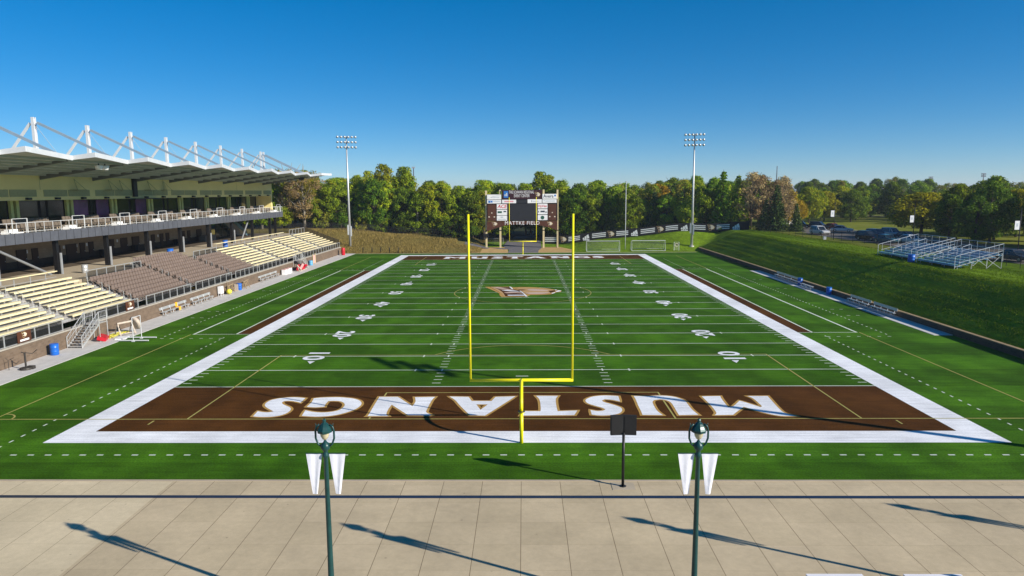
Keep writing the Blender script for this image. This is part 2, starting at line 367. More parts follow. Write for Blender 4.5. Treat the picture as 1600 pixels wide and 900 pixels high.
M['post_tan'] = mat('tan_post', (0.62, 0.51, 0.29), 0.6, 0, 0.08, 2)
M['sign_red'] = mat('sign_red', (0.60, 0.01, 0.03), 0.5, 0, 0.05, 2)
M['sign_dark'] = mat('sign_ink', (0.03, 0.04, 0.06), 0.5, 0, 0.1, 2)
M['sign_blue'] = mat('sign_blue', (0.02, 0.16, 0.50), 0.5, 0, 0.1, 2)
M['sign_pale'] = mat('sign_pale_ink', (0.50, 0.55, 0.60), 0.5, 0, 0.1, 2)
M['sign_pink'] = mat('sign_pink_ink', (0.72, 0.32, 0.36), 0.5, 0, 0.1, 2)
M['sign_green'] = mat('sign_green', (0.02, 0.09, 0.06), 0.5, 0, 0.1, 2)
M['emblem_gold'] = mat('emblem_gold', (0.46, 0.34, 0.16), 0.6, 0, 0.2, 3)
M['emblem_pale'] = mat('emblem_pale', (0.66, 0.58, 0.46), 0.6, 0, 0.15, 3)
M['lamp_green'] = mat('lamp_green', (0.010, 0.055, 0.055), 0.35, 0.1, 0.2, 4)
M['lamp_glass'] = mat('lamp_glass', (0.50, 0.45, 0.30), 0.15, 0, 0.15, 6, spec=0.6)
M['banner_white'] = mat('banner_cloth', (0.80, 0.80, 0.88), 0.8, 0, 0.06, 3, 0.25, 4)
M['rust_black'] = mat('dark_steel', (0.05, 0.045, 0.04), 0.6, 0.3, 0.2, 4)
M['wood'] = mat('bare_wood', (0.30, 0.22, 0.13), 0.75, 0, 0.2, 3, stretch=(1, 1, 0.2))
M['beige'] = mat('beige_vinyl', (0.50, 0.42, 0.34), 0.6, 0, 0.2, 5)
M['tyre'] = mat('tyre', (0.014, 0.014, 0.014), 0.8, 0, 0.2, 5)
M['rim'] = mat('rim', (0.45, 0.45, 0.46), 0.3, 0.7, 0.1, 5)
M['carglass'] = mat('car_glass', (0.012, 0.016, 0.020), 0.06, 0, 0.1, 1, spec=0.7)
M['lens'] = mat('lens', (0.70, 0.72, 0.74), 0.1, 0.3, 0.05, 3)
M['tail'] = mat('tail_lamp', (0.45, 0.01, 0.01), 0.2, 0, 0.05, 3)
M['asphalt'] = mat('asphalt', (0.155, 0.135, 0.115), 0.9, 0, 0.2, 0.4, 0.2, 30, detail=8)
M['path'] = mat('path_asphalt', (0.13, 0.12, 0.125), 0.9, 0, 0.2, 0.5, 0.2, 20, detail=8)
M['sand'] = mat('sand', (0.44, 0.28, 0.10), 0.95, 0, 0.2, 0.5, 0.3, 10, detail=8)
M['lawn'] = turf_mat('lawn', (0.085, 0.150, 0.005), (0.150, 0.240, 0.010), fleck=0.36, bump=0.8, streak=0.9)
M['park'] = turf_mat('park_lawn', (0.120, 0.145, 0.014), (0.185, 0.195, 0.028), fleck=0.30, bump=0.4)
M['drysoil'] = turf_mat('dry_bank', (0.14, 0.115, 0.032), (0.21, 0.165, 0.05), fleck=0.40, bump=0.9)
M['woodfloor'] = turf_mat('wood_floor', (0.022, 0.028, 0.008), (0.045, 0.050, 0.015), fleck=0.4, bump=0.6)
M['farm'] = turf_mat('far_fields', (0.26, 0.20, 0.13), (0.33, 0.26, 0.17), fleck=0.1, bump=0.1)
M['drygrass'] = leaf_mat('dry_grass', (0.13, 0.105, 0.026), (0.36, 0.28, 0.09), hue=0.01, trans=0.2)
M['bark'] = mat('bark', (0.085, 0.065, 0.048), 0.9, 0, 0.3, 3, 0.5, 8, stretch=(1, 1, 0.25))
M['bark_pale'] = mat('pale_bark', (0.26, 0.23, 0.18), 0.9, 0, 0.3, 3, 0.5, 8, stretch=(1, 1, 0.25))

# ------------------------------------------------------------------ the ground
def sm(t):
    t = np.clip(t, 0, 1); return t * t * (3 - 2 * t)
def H(x, y):
    x = np.asarray(x, float); y = np.asarray(y, float)
    dist = np.maximum(np.abs(x) - 260, 0) + np.maximum(y - 320, 0)
    t = np.clip((x - 40.25) / 8.4, 0, 1)
    hr = np.where(x > 40.25, 0.55 + 3.65 * (0.93 * t + 0.07 * sm(t)), 0.0)
    hr = np.where((x > 39.9) & (x <= 40.25), 0.0, hr)
    # rise behind the far right end, up to the printed banner
    ys = 119.5 + 12.5 * (1 - sm((x - 9) / 10)); top = 0.9 + 3.4 * sm((x - 6) / 40)
    hn = np.where(x > -9, top * np.clip((y - ys) / (17 - 5 * sm((x - 25) / 15)), 0, 1), 0)
    # dry bank behind the far left end
    tl = np.clip((-9 - x) / 43, 0, 1)
    hl = (1.3 + 3.1 * tl) * sm((y - 116.3) / 20) * sm((-8.5 - x) / 5)
    # concourse level behind the stand
    hw = 4.3 * np.clip((-50 - x) / 6, 0, 1) * np.clip((118.5 - y) / .5, 0, 1) * np.clip((y + 60) / 20, 0, 1)
    hl2 = 1.0 * sm((y - 132) / 14)
    h = np.maximum.reduce([hr, hn, hl, hw, hl2])
    wav = 0.10 * np.sin(x * 0.21 + 1.3) * np.sin(y * 0.17) + 0.06 * np.sin(x * 0.55) * np.sin(y * 0.43 + 2)
    amp = np.clip((h - 0.6) / 2, 0, 1)
    return h + wav * amp * 0.6 + np.where(dist > 0, -0.004 * np.minimum(dist, 400), 0)
def gz(x, y): return float(H(x, y))

def axis(lo, hi, step, far0, far1):
    a = list(np.arange(lo, hi + 1e-6, step))
    d = step; p = hi
    while p < far1: d *= 1.35; p += d; a.append(p)
    d = step; p = lo
    while p > far0: d *= 1.35; p -= d; a.insert(0, p)
    return np.array(a)
xs = axis(-75, 135, 1.0, -5000, 5000); ys_ = axis(-30, 185, 1.4, -400, 6500)
xs = np.sort(np.append(xs, [39.9, 40.24, 40.26])); xs = xs[np.append(True, np.diff(xs) > 0.005)]
gx, gy = np.meshgrid(xs, ys_); ghz = H(gx, gy)
core = (gx > -46) & (gx < 39.95) & (gy < 116.2)
ghz = np.where(core, np.minimum(ghz, 0) - 0.06, ghz)
nx, ny = len(xs), len(ys_)
me = bpy.data.meshes.new('ground')
verts = np.stack([gx.ravel(), gy.ravel(), ghz.ravel()], 1)
ii = (np.arange(ny - 1)[:, None] * nx + np.arange(nx - 1)[None, :]).ravel()
faces = np.stack([ii, ii + 1, ii + nx + 1, ii + nx], 1)
me.from_pydata(verts.tolist(), [], faces.tolist())
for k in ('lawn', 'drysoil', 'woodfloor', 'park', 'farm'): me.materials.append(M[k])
cx = verts[faces].mean(1)[:, 0]; cy = verts[faces].mean(1)[:, 1]
mi = np.zeros(len(faces), int)
mi[(cx < -9.5) & (cy > 112)] = 1
mi[(cx < -40) & (cy > 60)] = 1
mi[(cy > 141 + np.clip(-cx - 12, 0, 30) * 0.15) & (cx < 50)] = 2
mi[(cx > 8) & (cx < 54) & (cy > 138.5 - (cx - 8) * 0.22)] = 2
mi[(cx > 55) & (cy > 70)] = 3
mi[(cx > 64) & (cy > 20)] = 3
mi[(cy > 470) | (np.abs(cx) > 620)] = 4
me.polygons.foreach_set('material_index', mi); me.polygons.foreach_set('use_smooth', [True] * len(faces)); me.update()
ground = bpy.data.objects.new('ground', me); col.objects.link(ground); tag(ground, kind='structure')

def structure(o): return tag(o, kind='structure')
def sheet(name, x0, y0, x1, y1, z, m): return structure(MB().rect(x0, y0, x1, y1, z).build(name, M[m]))
def draped(name, pts_fn, m, lift=0.03):
    """a strip laid on the ground: list of (left, right) points"""
    b = MB(); v = []; f = []
    for (a, c) in pts_fn:
        for t in (0, 0.25, 0.5, 0.75, 1):
            x, y = a[0] + (c[0] - a[0]) * t, a[1] + (c[1] - a[1]) * t
            v.append((x, y, gz(x, y) + lift))
    for i in range(len(pts_fn) - 1):
        for k in range(4): f.append((i * 5 + k, i * 5 + k + 1, (i + 1) * 5 + k + 1, (i + 1) * 5 + k))
    b.add(v, f); return structure(b.build(name, M[m]))

W = 24.384; YD = 0.9144; GL = 9.144; FG = 100.584; FE = 109.728
sheet('turf', -37.2, -6.75, 38.15, 115.4, 0.0, 'turf')
# plaza with its pale left part, drain slot and field kerb
structure(MB().span((-90, -31, -0.3), (90, -6.9, 0.0)).build('plaza', M['slab']))
sheet('plaza_pale_slabs', -90, -15.63, -16.45, -6.93, 0.004, 'slab_pale')
structure(MB().span((-90, -6.9, -0.3), (90, -6.75, 0.025)).build('plaza_kerb', M['concrete_tan']))
b = MB(); b.rect(-60, -8.72, 60, -8.44, 0.008)
structure(b.build('plaza_drain', M['drain']))
# concrete strips beside the turf
structure(MB().span((-40.4, -6.75, -0.3), (-37.2, 116.0, 0.03)).build('left_path', M['concrete']))
structure(MB().span((38.15, 26.0, -0.3), (39.9, 79.2, 0.03)).build('right_path', M['concrete']))
sheet('right_verge', 38.15, -6.75, 39.95, 26.0, -0.01, 'turf'); sheet('right_verge', 38.15, 79.2, 39.95, 121.0, -0.01, 'turf')
structure(MB().span((-37.2, 115.4, -0.3), (38.15, 115.7, 0.03)).build('end_kerb', M['concrete_tan']))
sheet('end_verge', -9.5, 115.7, 39.9, 120.5, 0.012, 'lawn')

# ------------------------------------------------------------------ field paint (sheets a few mm apart)
Z1, Z2, Z3, Z4, Z5 = 0.004, 0.008, 0.012, 0.016, 0.020
BW = 1.829
b = MB()
b.rect(-W - BW, -BW, W + BW, 0, Z2); b.rect(-W - BW, FE, W + BW, FE + BW, Z2)
b.rect(-W - BW, 0, -W, FE, Z2); b.rect(W, 0, W + BW, FE, Z2)
structure(b.build('field_border_paint', M['white_turf']))
b = MB(); b.rect(-W, 0, W, GL, Z1); b.rect(-W, FG, W, FE, Z1)
for s in (-1, 1):
    a = sorted((s * (W + BW), s * 27.5)); b.rect(a[0], GL + 20 * YD, a[1], GL + 80 * YD, Z1)
structure(b.build('brown_paint', M['brown_turf']))
b = MB(); g = 0.055
for i in range(0, 21):
    y = GL + i * 5 * YD
    b.rect(-W, y - g, W, y + g, Z3)
    if 0 < i < 20:
        for s in (-1, 1):
            for hx in (6.096, 8.13, 18.9):
                if hx > 18 and i % 2: continue
                b.rect(s * hx - 0.06, y - 0.30, s * hx + 0.06, y - g - .004, Z3); b.rect(s * hx - 0.06, y + g + .004, s * hx + 0.06, y + 0.30, Z3)
for i in range(1, 100):
    if i % 5 == 0: continue
    y = GL + i * YD
    for s in (-1, 1):
        for (u0, u1) in ((5.79, 6.40), (W - 0.75, W - 0.12)):
            a = sorted((s * u0, s * u1)); b.rect(a[0], y - 0.05, a[1], y + 0.05, Z3)
for y in (GL + 3 * YD, FG - 3 * YD): b.rect(-0.46, y - 0.06, 0.46, y + 0.06, Z3)
for y in np.arange(GL + 25 * YD, FG - 20 * YD, 5 * YD): b.rect(-0.9, y - .16, -.1, y - .08, Z3); b.rect(.1, y - .16, .9, y - .08, Z3)
structure(b.build('yard_lines', M['worn_white']))
b = MB(); y0, y1 = GL + 20 * YD, GL + 80 * YD
for s in (-1, 1):
    def vb(u0, u1, ya, yb):
        a = sorted((s * u0, s * u1)); b.rect(a[0], ya, a[1], yb, Z3)
    vb(27.5, 27.66, y0, y1); vb(31.62, 31.82, y0 + .11, y1 - .11)
    vb(26.22, 31.82, y0 - .0, y0 + .1); vb(26.22, 31.82, y1 - .1, y1)
    for k in range(int((y0 + 4) / YD) + 2):
        y = -3.6 + k * YD
        if y < y0 - 1.2: vb(28.05, 28.15, y, y + 0.33)
    for k in range(20):
        y = y1 + 1.2 + k * YD
        if y < 115: vb(28.05, 28.15, y, y + 0.33)
    for k in range(62):
        y = y0 - 1.0 + k * 0.93
        vb(34.0, 34.1, y, y + 0.33)
    for k in range(7):
        vb(28.1 + k * 0.93, 28.43 + k * 0.93, y0 - 1.9, y0 - 1.8); vb(28.1 + k * 0.93, 28.43 + k * 0.93, y1 + 1.8, y1 + 1.9)
    for yy in (y0 + 9, y0 + 13, y0 + 30, y0 + 40): vb(34.9, 35.3, yy, yy + .1); vb(35.9, 36.3, yy, yy + .1)
for k in range(-33, 34):
    x = k * YD; b.rect(x - .17, -3.66, x + .17, -3.55, Z3)
structure(b.build('limit_lines', M['worn_white']))
# soccer lines in yellow
b = MB(); q = 0.05
def hl(x0, x1, y): b.rect(x0, y - q, x1, y + q, Z4)
def vl(x, ya, yb): b.rect(x - q, ya, x + q, yb, Z4)
def arc(cx_, cy_, r, a0, a1, n=48):
    for i in range(n):
        t0, t1 = a0 + (a1 - a0) * i / n, a0 + (a1 - a0) * (i + 1) / n
        b.add([(cx_ + (r - q) * math.cos(t0), cy_ + (r - q) * math.sin(t0), Z4), (cx_ + (r + q) * math.cos(t0), cy_ + (r + q) * math.sin(t0), Z4),
               (cx_ + (r + q) * math.cos(t1), cy_ + (r + q) * math.sin(t1), Z4), (cx_ + (r - q) * math.cos(t1), cy_ + (r - q) * math.sin(t1), Z4)], [(0, 1, 2, 3)])
SY0, SY1 = 2.15, 107.6
for (yb, d) in ((SY0, 1), (SY1, -1)):
    hl(-36.5, 36.5, yb)
    for s in (-1, 1):
        vl(s * 20.15, min(yb + .05 * d, yb + 16.45 * d), max(yb + .05 * d, yb + 16.45 * d)); vl(s * 9.16, min(yb + .05 * d, yb + 5.45 * d), max(yb + .05 * d, yb + 5.45 * d))
        vl(s * 22.0, *sorted((yb - .3 * d, yb - 1.0 * d)))
    hl(-20.2, 20.2, yb + 16.5 * d); hl(-9.2, 9.2, yb + 5.5 * d)
    t = math.asin(5.5 / 9.15); arc(0, yb + 11 * d, 9.15, d * t, d * (math.pi - t))
vl(-31.95, SY0 + .06, y0 - .01); vl(31.95, SY0 + .06, y0 - .01); vl(-31.95, y1 + .01, SY1 - .06); vl(31.95, y1 + .01, SY1 - .06)
arc(0, FE / 2, 9.15, 0, 2 * math.pi, 72)
for s in (-1, 1): arc(s * 31.9, SY0, 1.0, *((math.pi / 2, math.pi) if s > 0 else (0, math.pi / 2)), n=8)
structure(b.build('soccer_lines', M['yellow_line']))

# end zone lettering: outlines in metres on the turf
LET = {
'S1': [[(-14.31,6.39),(-14.77,6.55),(-15.26,6.59),(-15.75,6.48),(-16.19,6.24),(-16.47,5.89),(-16.54,5.38),(-16.46,4.91),(-16.2,4.45),(-15.77,3.96),(-15.42,3.59),(-15.69,3.43),(-16.09,3.47),(-16.43,3.65),(-16.35,2.65),(-15.9,2.53),(-15.36,2.53),(-14.93,2.66),(-14.61,2.98),(-14.46,3.43),(-14.48,3.99),(-14.71,4.44),(-15.14,4.86),(-15.42,5.18),(-15.54,5.47),(-15.5,5.75),(-15.17,5.81),(-14.72,5.65),(-14.32,5.4)]] ,
'G': [[(-13.51,3.81),(-13.39,2.73),(-12.87,2.61),(-12.26,2.57),(-11.66,2.72),(-11.11,3.07),(-10.65,3.62),(-10.36,4.24),(-10.28,4.97),(-10.46,5.63),(-10.86,6.12),(-11.4,6.41),(-12.08,6.58),(-12.79,6.58),(-13.35,6.5),(-13.74,6.33),(-13.62,5.46),(-13.65,4.53),(-13.08,4.4),(-12.52,4.52),(-12.6,5.07),(-12.61,5.74),(-12.22,5.79),(-11.79,5.68),(-11.46,5.29),(-11.3,4.79),(-11.3,4.24),(-11.46,3.77),(-11.82,3.49),(-12.33,3.37),(-12.92,3.49)]] ,
'N': [[(-9.46,6.66),(-8.23,6.66),(-6.94,4.62),(-6.89,5.61),(-7.08,6.58),(-5.74,6.64),(-5.87,5.83),(-5.92,3.98),(-5.87,3.36),(-5.48,2.85),(-5.6,2.75),(-6.9,2.8),(-8.32,4.95),(-8.35,3.88),(-8.27,2.96),(-8.08,2.66),(-9.38,2.67),(-9.35,2.97),(-9.41,4.74)]] ,
'A': [[(-4.81,6.71),(-3.53,6.63),(-3.25,5.71),(-1.97,5.7),(-1.74,6.62),(-0.43,6.73),(-1.33,4.7),(-2.22,2.74),(-3.1,2.78),(-3.29,3.15),(-3.91,4.71),(-4.36,5.94)],[(-2.9,4.97),(-2.17,4.97),(-2.57,3.86)]] ,
'T': [[(0.94,6.84),(2.4,6.83),(2.22,6.14),(2.18,4.82),(2.21,3.57),(3.44,3.7),(3.18,2.8),(-0.07,2.73),(0.17,3.58),(1.15,3.57),(1.19,4.28),(1.15,5.95)]] ,
'S2': [[(6.37,6.75),(5.72,6.88),(5.13,6.82),(4.58,6.56),(4.19,6.04),(4.12,5.56),(4.27,5.09),(4.67,4.62),(5.02,4.26),(5.2,3.91),(5.01,3.64),(4.62,3.59),(4.26,3.82),(4.25,2.88),(4.75,2.74),(5.34,2.79),(5.85,3.04),(6.16,3.55),(6.22,4.17),(6.0,4.62),(5.62,5.08),(5.27,5.46),(5.19,5.78),(5.39,6.03),(5.83,5.93),(6.32,5.55)]] ,
'U': [[(7.39,6.76),(8.38,6.7),(8.68,6.8),(9.32,6.82),(9.92,6.62),(10.32,6.18),(10.52,5.66),(10.53,4.97),(10.54,3.87),(10.68,2.82),(9.5,2.78),(9.51,3.44),(9.55,4.53),(9.53,5.43),(9.28,5.9),(8.96,6.02),(8.58,5.86),(8.39,5.44),(8.33,4.53),(8.35,3.56),(8.53,2.78),(7.3,2.83),(7.34,3.45),(7.35,4.54),(7.4,5.91)]] ,
'M': [[(11.84,6.66),(13.06,6.72),(12.97,5.88),(12.9,4.34),(13.26,4.51),(14.02,5.69),(14.31,5.3),(14.91,4.33),(15.07,4.5),(15.06,6.11),(14.83,6.71),(16.17,6.71),(16.08,5.63),(15.96,4.17),(15.99,3.17),(16.49,2.59),(15.54,2.63),(14.67,3.32),(13.9,4.4),(13.33,3.64),(12.75,2.81),(11.64,2.77),(11.86,3.22),(11.92,4.3),(11.9,5.54)]] ,
'logo_base': [[(-5.42,60.48),(-1.78,60.54),(-1.29,59.76),(-0.02,60.13),(1.88,59.66),(3.8,58.17),(5.33,56.2),(5.11,54.87),(4.57,54.62),(3.83,52.95),(2.49,52.48),(1.02,52.42),(0.57,50.96),(-2.71,50.67),(-3.07,52.54),(-3.24,54.33)]] ,
'logo_mane': [[(-4.73,60.28),(-1.77,60.19),(-1.35,58.33),(-0.48,56.64),(0.06,54.49),(0.46,51.35),(-2.33,51.24),(-2.77,53.8)]] ,
'logo_w1': [[(-4.65,60.34),(-4.37,60.33),(-3.62,58.4),(-2.74,55.1),(-2.22,51.14),(-2.44,51.05),(-3.03,54.84)]] ,
'logo_w2': [[(-2.0,52.51),(0.28,52.54),(0.37,51.85),(-1.87,51.81)]] ,
'logo_w3': [[(-0.48,56.21),(-0.13,55.66),(0.63,51.06),(0.39,50.97),(0.06,53.72)]] ,
'logo_w4': [[(-4.28,59.97),(-3.53,60.13),(-2.63,59.4),(-1.91,59.03),(-3.64,58.92)]] ,
'logo_w5': [[(-3.7,58.41),(-2.85,58.72),(-1.57,57.78),(-0.95,57.2),(-2.5,57.36)]] ,
'logo_w6': [[(-2.94,56.61),(-2.03,57.13),(-0.86,56.22),(-0.32,55.45),(-1.54,55.81)]] ,
'logo_w8': [[(-2.58,54.78),(-1.53,55.27),(-0.24,54.5),(0.06,53.56),(-0.91,54.1),(-2.1,53.93)]] ,
'logo_w9': [[(-1.94,60.37),(-1.65,60.18),(-1.32,57.77),(-1.51,58.0)]] ,
'logo_face': [[(-0.96,59.0),(0.3,59.54),(1.86,58.8),(3.79,57.73),(4.34,56.33),(3.65,54.13),(2.13,53.15),(0.65,53.19),(-0.02,55.02)]] ,
'logo_brow': [[(-0.64,57.42),(-0.02,57.51),(0.52,57.05),(-0.02,56.41),(-0.48,56.64)]] ,
'logo_cheek': [[(0.68,57.6),(1.84,57.67),(3.59,56.63),(3.25,55.67),(1.51,55.93),(0.75,56.6)]] ,
'logo_jaw': [[(0.29,54.23),(1.49,54.66),(3.29,54.61),(3.72,54.07),(2.5,53.09),(0.88,53.13)]] ,
'logo_muz': [[(3.49,55.87),(4.35,56.5),(4.38,55.42),(3.73,54.18)]] ,
'logo_w7': [[(4.39,57.26),(4.76,57.03),(4.5,56.38)]] ,
'logo_w10': [[(4.89,56.48),(5.29,56.14),(5.02,55.4),(4.58,54.78),(4.4,55.1)]] ,
'logo_w11': [[(3.78,53.66),(4.27,54.58),(4.4,54.16),(3.91,53.15)]] ,
}
def spline(pts, sharp=42):
    """rounds an outline where it bends gently, keeps its corners"""
    n = len(pts); out = []
    P = [Vector((*p, 0)) for p in pts]
    def corner(i):
        a = (P[i] - P[i - 1]); c = (P[(i + 1) % n] - P[i])
        if a.length < 1e-6 or c.length < 1e-6: return True
        return math.degrees(a.angle(c)) > sharp
    cor = [corner(i) for i in range(n)]
    for i in range(n):
        p1, p2 = P[i], P[(i + 1) % n]
        p0 = P[i - 1] if not cor[i] else p1 - (p2 - p1) * 0.5
        p3 = P[(i + 2) % n] if not cor[(i + 1) % n] else p2 + (p2 - p1) * 0.5
        for k in range(4):
            t = k / 4
            out.append(0.5 * ((2 * p1) + (p2 - p0) * t + (2 * p0 - 5 * p1 + 4 * p2 - p3) * t * t + (3 * p1 - p0 - 3 * p2 + p3) * t ** 3))
    return [(p.x, p.y) for p in out]
def area(p): return 0.5 * sum(p[i - 1][0] * p[i][1] - p[i][0] * p[i - 1][1] for i in range(len(p)))
def grow2(pts, d):
    out = []; n = len(pts)
    for i in range(n):
        p0, p1, p2 = Vector(pts[i - 1]), Vector(pts[i]), Vector(pts[(i + 1) % n])
        e1, e2 = (p1 - p0).normalized(), (p2 - p1).normalized()
        n1 = Vector((e1.y, -e1.x)); n2 = Vector((e2.y, -e2.x)); m_ = n1 + n2
        if m_.length < 0.3: m_ = n1.copy()
        m_.normalize(); k = min(1.5, 1 / max(0.5, m_.dot(n1)))
        out.append((p1.x + m_.x * d * k, p1.y + m_.y * d * k))
    return out
from mathutils.geometry import tessellate_polygon
def flat(b, rings, z, fn=lambda x, y: (x, y)):
    rings3 = [[Vector((*fn(*p), 0)) for p in r] for r in rings]
    tri = tessellate_polygon(rings3); fl = [p for r in rings3 for p in r]
    b.add([(p.x, p.y, z) for p in fl], [tuple(t) for t in tri])
ends = ((lambda x, y: (x, y)), (lambda x, y: (-x, FE - y)))
for fn in ends:
    w_, g_ = MB(), MB()
    for k, rings in LET.items():
        if k.startswith('logo'): continue
        sr = [spline(r) for r in rings]
        flat(w_, sr, Z5 + .004, fn)
        for j, r in enumerate(sr):
            if (area(r) < 0) != (j > 0): r = r[::-1]
            o_ = grow2(r, 0.16); n_ = len(r)
            for i in range(n_):
                k2 = (i + 1) % n_
                p = [fn(*r[i]), fn(*r[k2]), fn(*o_[k2]), fn(*o_[i])]
                g_.add([(x, y, Z5) for x, y in p], [(3, 2, 1, 0)])
    structure(g_.build('end_zone_letter_edging', M['gold_turf'])); structure(w_.build('end_zone_lettering', M['white_turf']))
LOGO = {k[5:]: v[0] for k, v in LET.items() if k.startswith('logo')}
LM = dict(base='gold_turf', mane='brown_turf', w1='tan_turf', w2='white_turf', w3='white_turf', w4='pink_turf', w5='pink_turf', w6='white_turf', w8='pink_turf', w9='white_turf', face='tan_turf', brow='brown_turf', cheek='pink_turf', jaw='pink_turf', muz='brown_turf', w7='white_turf', w10='white_turf', w11='white_turf')
for i, k in enumerate(LM):
    b = MB(); flat(b, [spline(LOGO[k])], Z4 + 0.003 + 0.002 * i); structure(b.build('midfield_emblem_paint', M[LM[k]]))
# yard numbers with their arrows
def digit_mesh(s): return text_mesh(s, 2.35, bold=0.07, sx=1.0, spacing=1.12)
nums = {}
for i in range(1, 10):
    n_ = str((i if i <= 5 else 10 - i) * 10)
    y = GL + i * 10 * YD
    for s in (-1, 1):
        me = digit_mesh(n_)
        x0_ = min(v.co.x for v in me.vertices); x1_ = max(v.co.x for v in me.vertices)
        for v in me.vertices: v.co.x = (v.co.x - (x0_ + x1_) / 2) * 2.7 / (x1_ - x0_)
        me.transform(Matrix.Translation((s * 17.25, y, Z5)) @ Matrix.Rotation(R(-90 if s < 0 else 90), 4, 'Z'))
        me.materials.clear(); me.materials.append(M['white_turf']); me.name = 'yard_number'
        structure_o = bpy.data.objects.new('yard_number', me); col.objects.link(structure_o); structure(structure_o)
        if i != 5:
            d = -1 if i < 5 else 1
            b = MB(); cxn = s * 17.0
            b.add([(cxn - .3, y + d * 1.75, Z5), (cxn + .3, y + d * 1.75, Z5), (cxn - s * 0.15, y + d * 2.6, Z5)], [(0, 1, 2) if d > 0 else (0, 2, 1)])
            structure(b.build('yard_arrow', M['white_turf']))

# air: one closed box of thin even haze round the whole scene
gx0, gx1, gy0, gy1 = xs.min() - 20, xs.max() + 20, ys_.min() - 20, ys_.max() + 20
hz = MB().span((gx0, gy0, -8), (gx1, gy1, 34)).build('haze', [], None); tag(hz, kind='stuff')
hm = bpy.data.materials.new('haze'); hm.use_nodes = True; hn_ = hm.node_tree.nodes; hn_.remove(hn_['Principled BSDF'])
pv = hn_.new('ShaderNodeVolumePrincipled'); pv.inputs['Color'].default_value = (0.80, 0.88, 1.0, 1); pv.inputs['Density'].default_value = 0.00019; pv.inputs['Anisotropy'].default_value = 0.2
hm.node_tree.links.new(pv.outputs[0], hn_['Material Output'].inputs['Volume']); hz.data.materials.append(hm)

# ------------------------------------------------------------------ the stand on the left: brick wall, seating tiers, railings
WALLX = -40.2; CAP = 1.62
o = thing('brick_wall', 'long brown brick retaining wall in front of the left stand seats', 'brick wall', (WALLX, 50, 0))
MB().span((-40.75, -20, -0.3), (WALLX, 115, CAP - .12)).build('wall', M['brick'], o, rel=o.location)
MB().span((-40.8, -20, CAP - .12), (WALLX + .06, 115.05, CAP)).build('coping', M['stone_cap'], o, rel=o.location)

def RX(i): return -41.0 - 0.74 * i
def RZ(i): return 2.58 + 0.30 * i
def bleacher(name, label, ya, yb, rows, aisles, cat='bleacher'):
    root = thing(name, label, cat, (-44, (ya + yb) / 2, 1.5)); L = root.location
    spans = []; y = ya
    for a in aisles: spans.append((y, a - .65)); y = a + .65
    spans.append((y, yb))
    deck = MB()
    for i in range(rows):
        x, z = RX(i), RZ(i)
        deck.span((x - .74, ya, z - .47), (x + .16, yb, z - .43)); deck.span((x - .56, ya, z - .43 + .003), (x - .52, yb, z - .16))
    for i in range(rows):
        for yy in np.arange(ya + 1, yb, 2.4): deck.span((RX(i) - .14, yy - .03, RZ(i) - .43), (RX(i) - .06, yy + .03, RZ(i) - .04))
    deck.build('deck', M['alu_matt'], root, rel=L)
    for i in range(rows):
        b = MB()
        for (a, c) in spans:
            b.span((RX(i) - .34, a, RZ(i) - .04), (RX(i) + .06, c, RZ(i)))
            b.span((RX(i) + .05, a, RZ(i) - .17), (RX(i) + .075, c, RZ(i) - .045))
        b.build('bench_plank', M['yellow_alu'], root, rel=L)
    for a in aisles:
        st = MB()
        for i in range(rows): st.span((RX(i) - .40, a - .55, RZ(i) - .425), (RX(i) - .05, a + .55, RZ(i) - .25))
        st.build('aisle_steps', M['alu'], root, rel=L)
        for i in range(1, rows - 1, 2):
            h = MB()
            for t in (i, i + 0.8):
                x, z = -41.2 - .74 * t, RZ(t); h.tube([(x, a, z - .4), (x, a, z + .55)], .022, 6)
            h.tube([(-41.2 - .74 * i, a, RZ(i) + .55), (-41.2 - .74 * (i + .8), a, RZ(i + .8) + .55)], .022, 6)
            h.build('handrail', M['galv'], root, rel=L)
    return root
near = bleacher('bleacher', 'near yellow bench bleacher at the left edge with metal aisle steps', -8, 33.2, 9, (6, 23.2))
far = bleacher('bleacher', 'far yellow bench bleacher beyond the brown seats towards the trees', 67.2, 114.3, 9, (79, 91, 103))
# end rail of the far tiers
b = MB()
top = [(-40.5, 114.7, 3.2), (-48.2, 114.7, 6.1)]
b.tube(top, .035, 6); b.tube([(p[0], p[1], p[2] - 1.0) for p in top], .025, 6)
for t in np.linspace(0, 1, 9):
    x = -40.5 - 7.7 * t; z = 3.2 + 2.9 * t; b.tube([(x, 114.7, z - 1.15), (x, 114.7, z)], .03, 6)
er = thing('end_railing', 'sloping brown end railing at the far side of the far yellow bleacher', 'railing', (-44, 114.7, 2))
b.build('frame', M['door_brown'], er, rel=er.location)
m_ = MB(); m_.poly([(-40.5, 114.7, 2.2), (-48.2, 114.7, 5.1), (-48.2, 114.7, 6.05), (-40.5, 114.7, 3.15)]); m_.build('screen', M['railscreen'], er, rel=er.location)

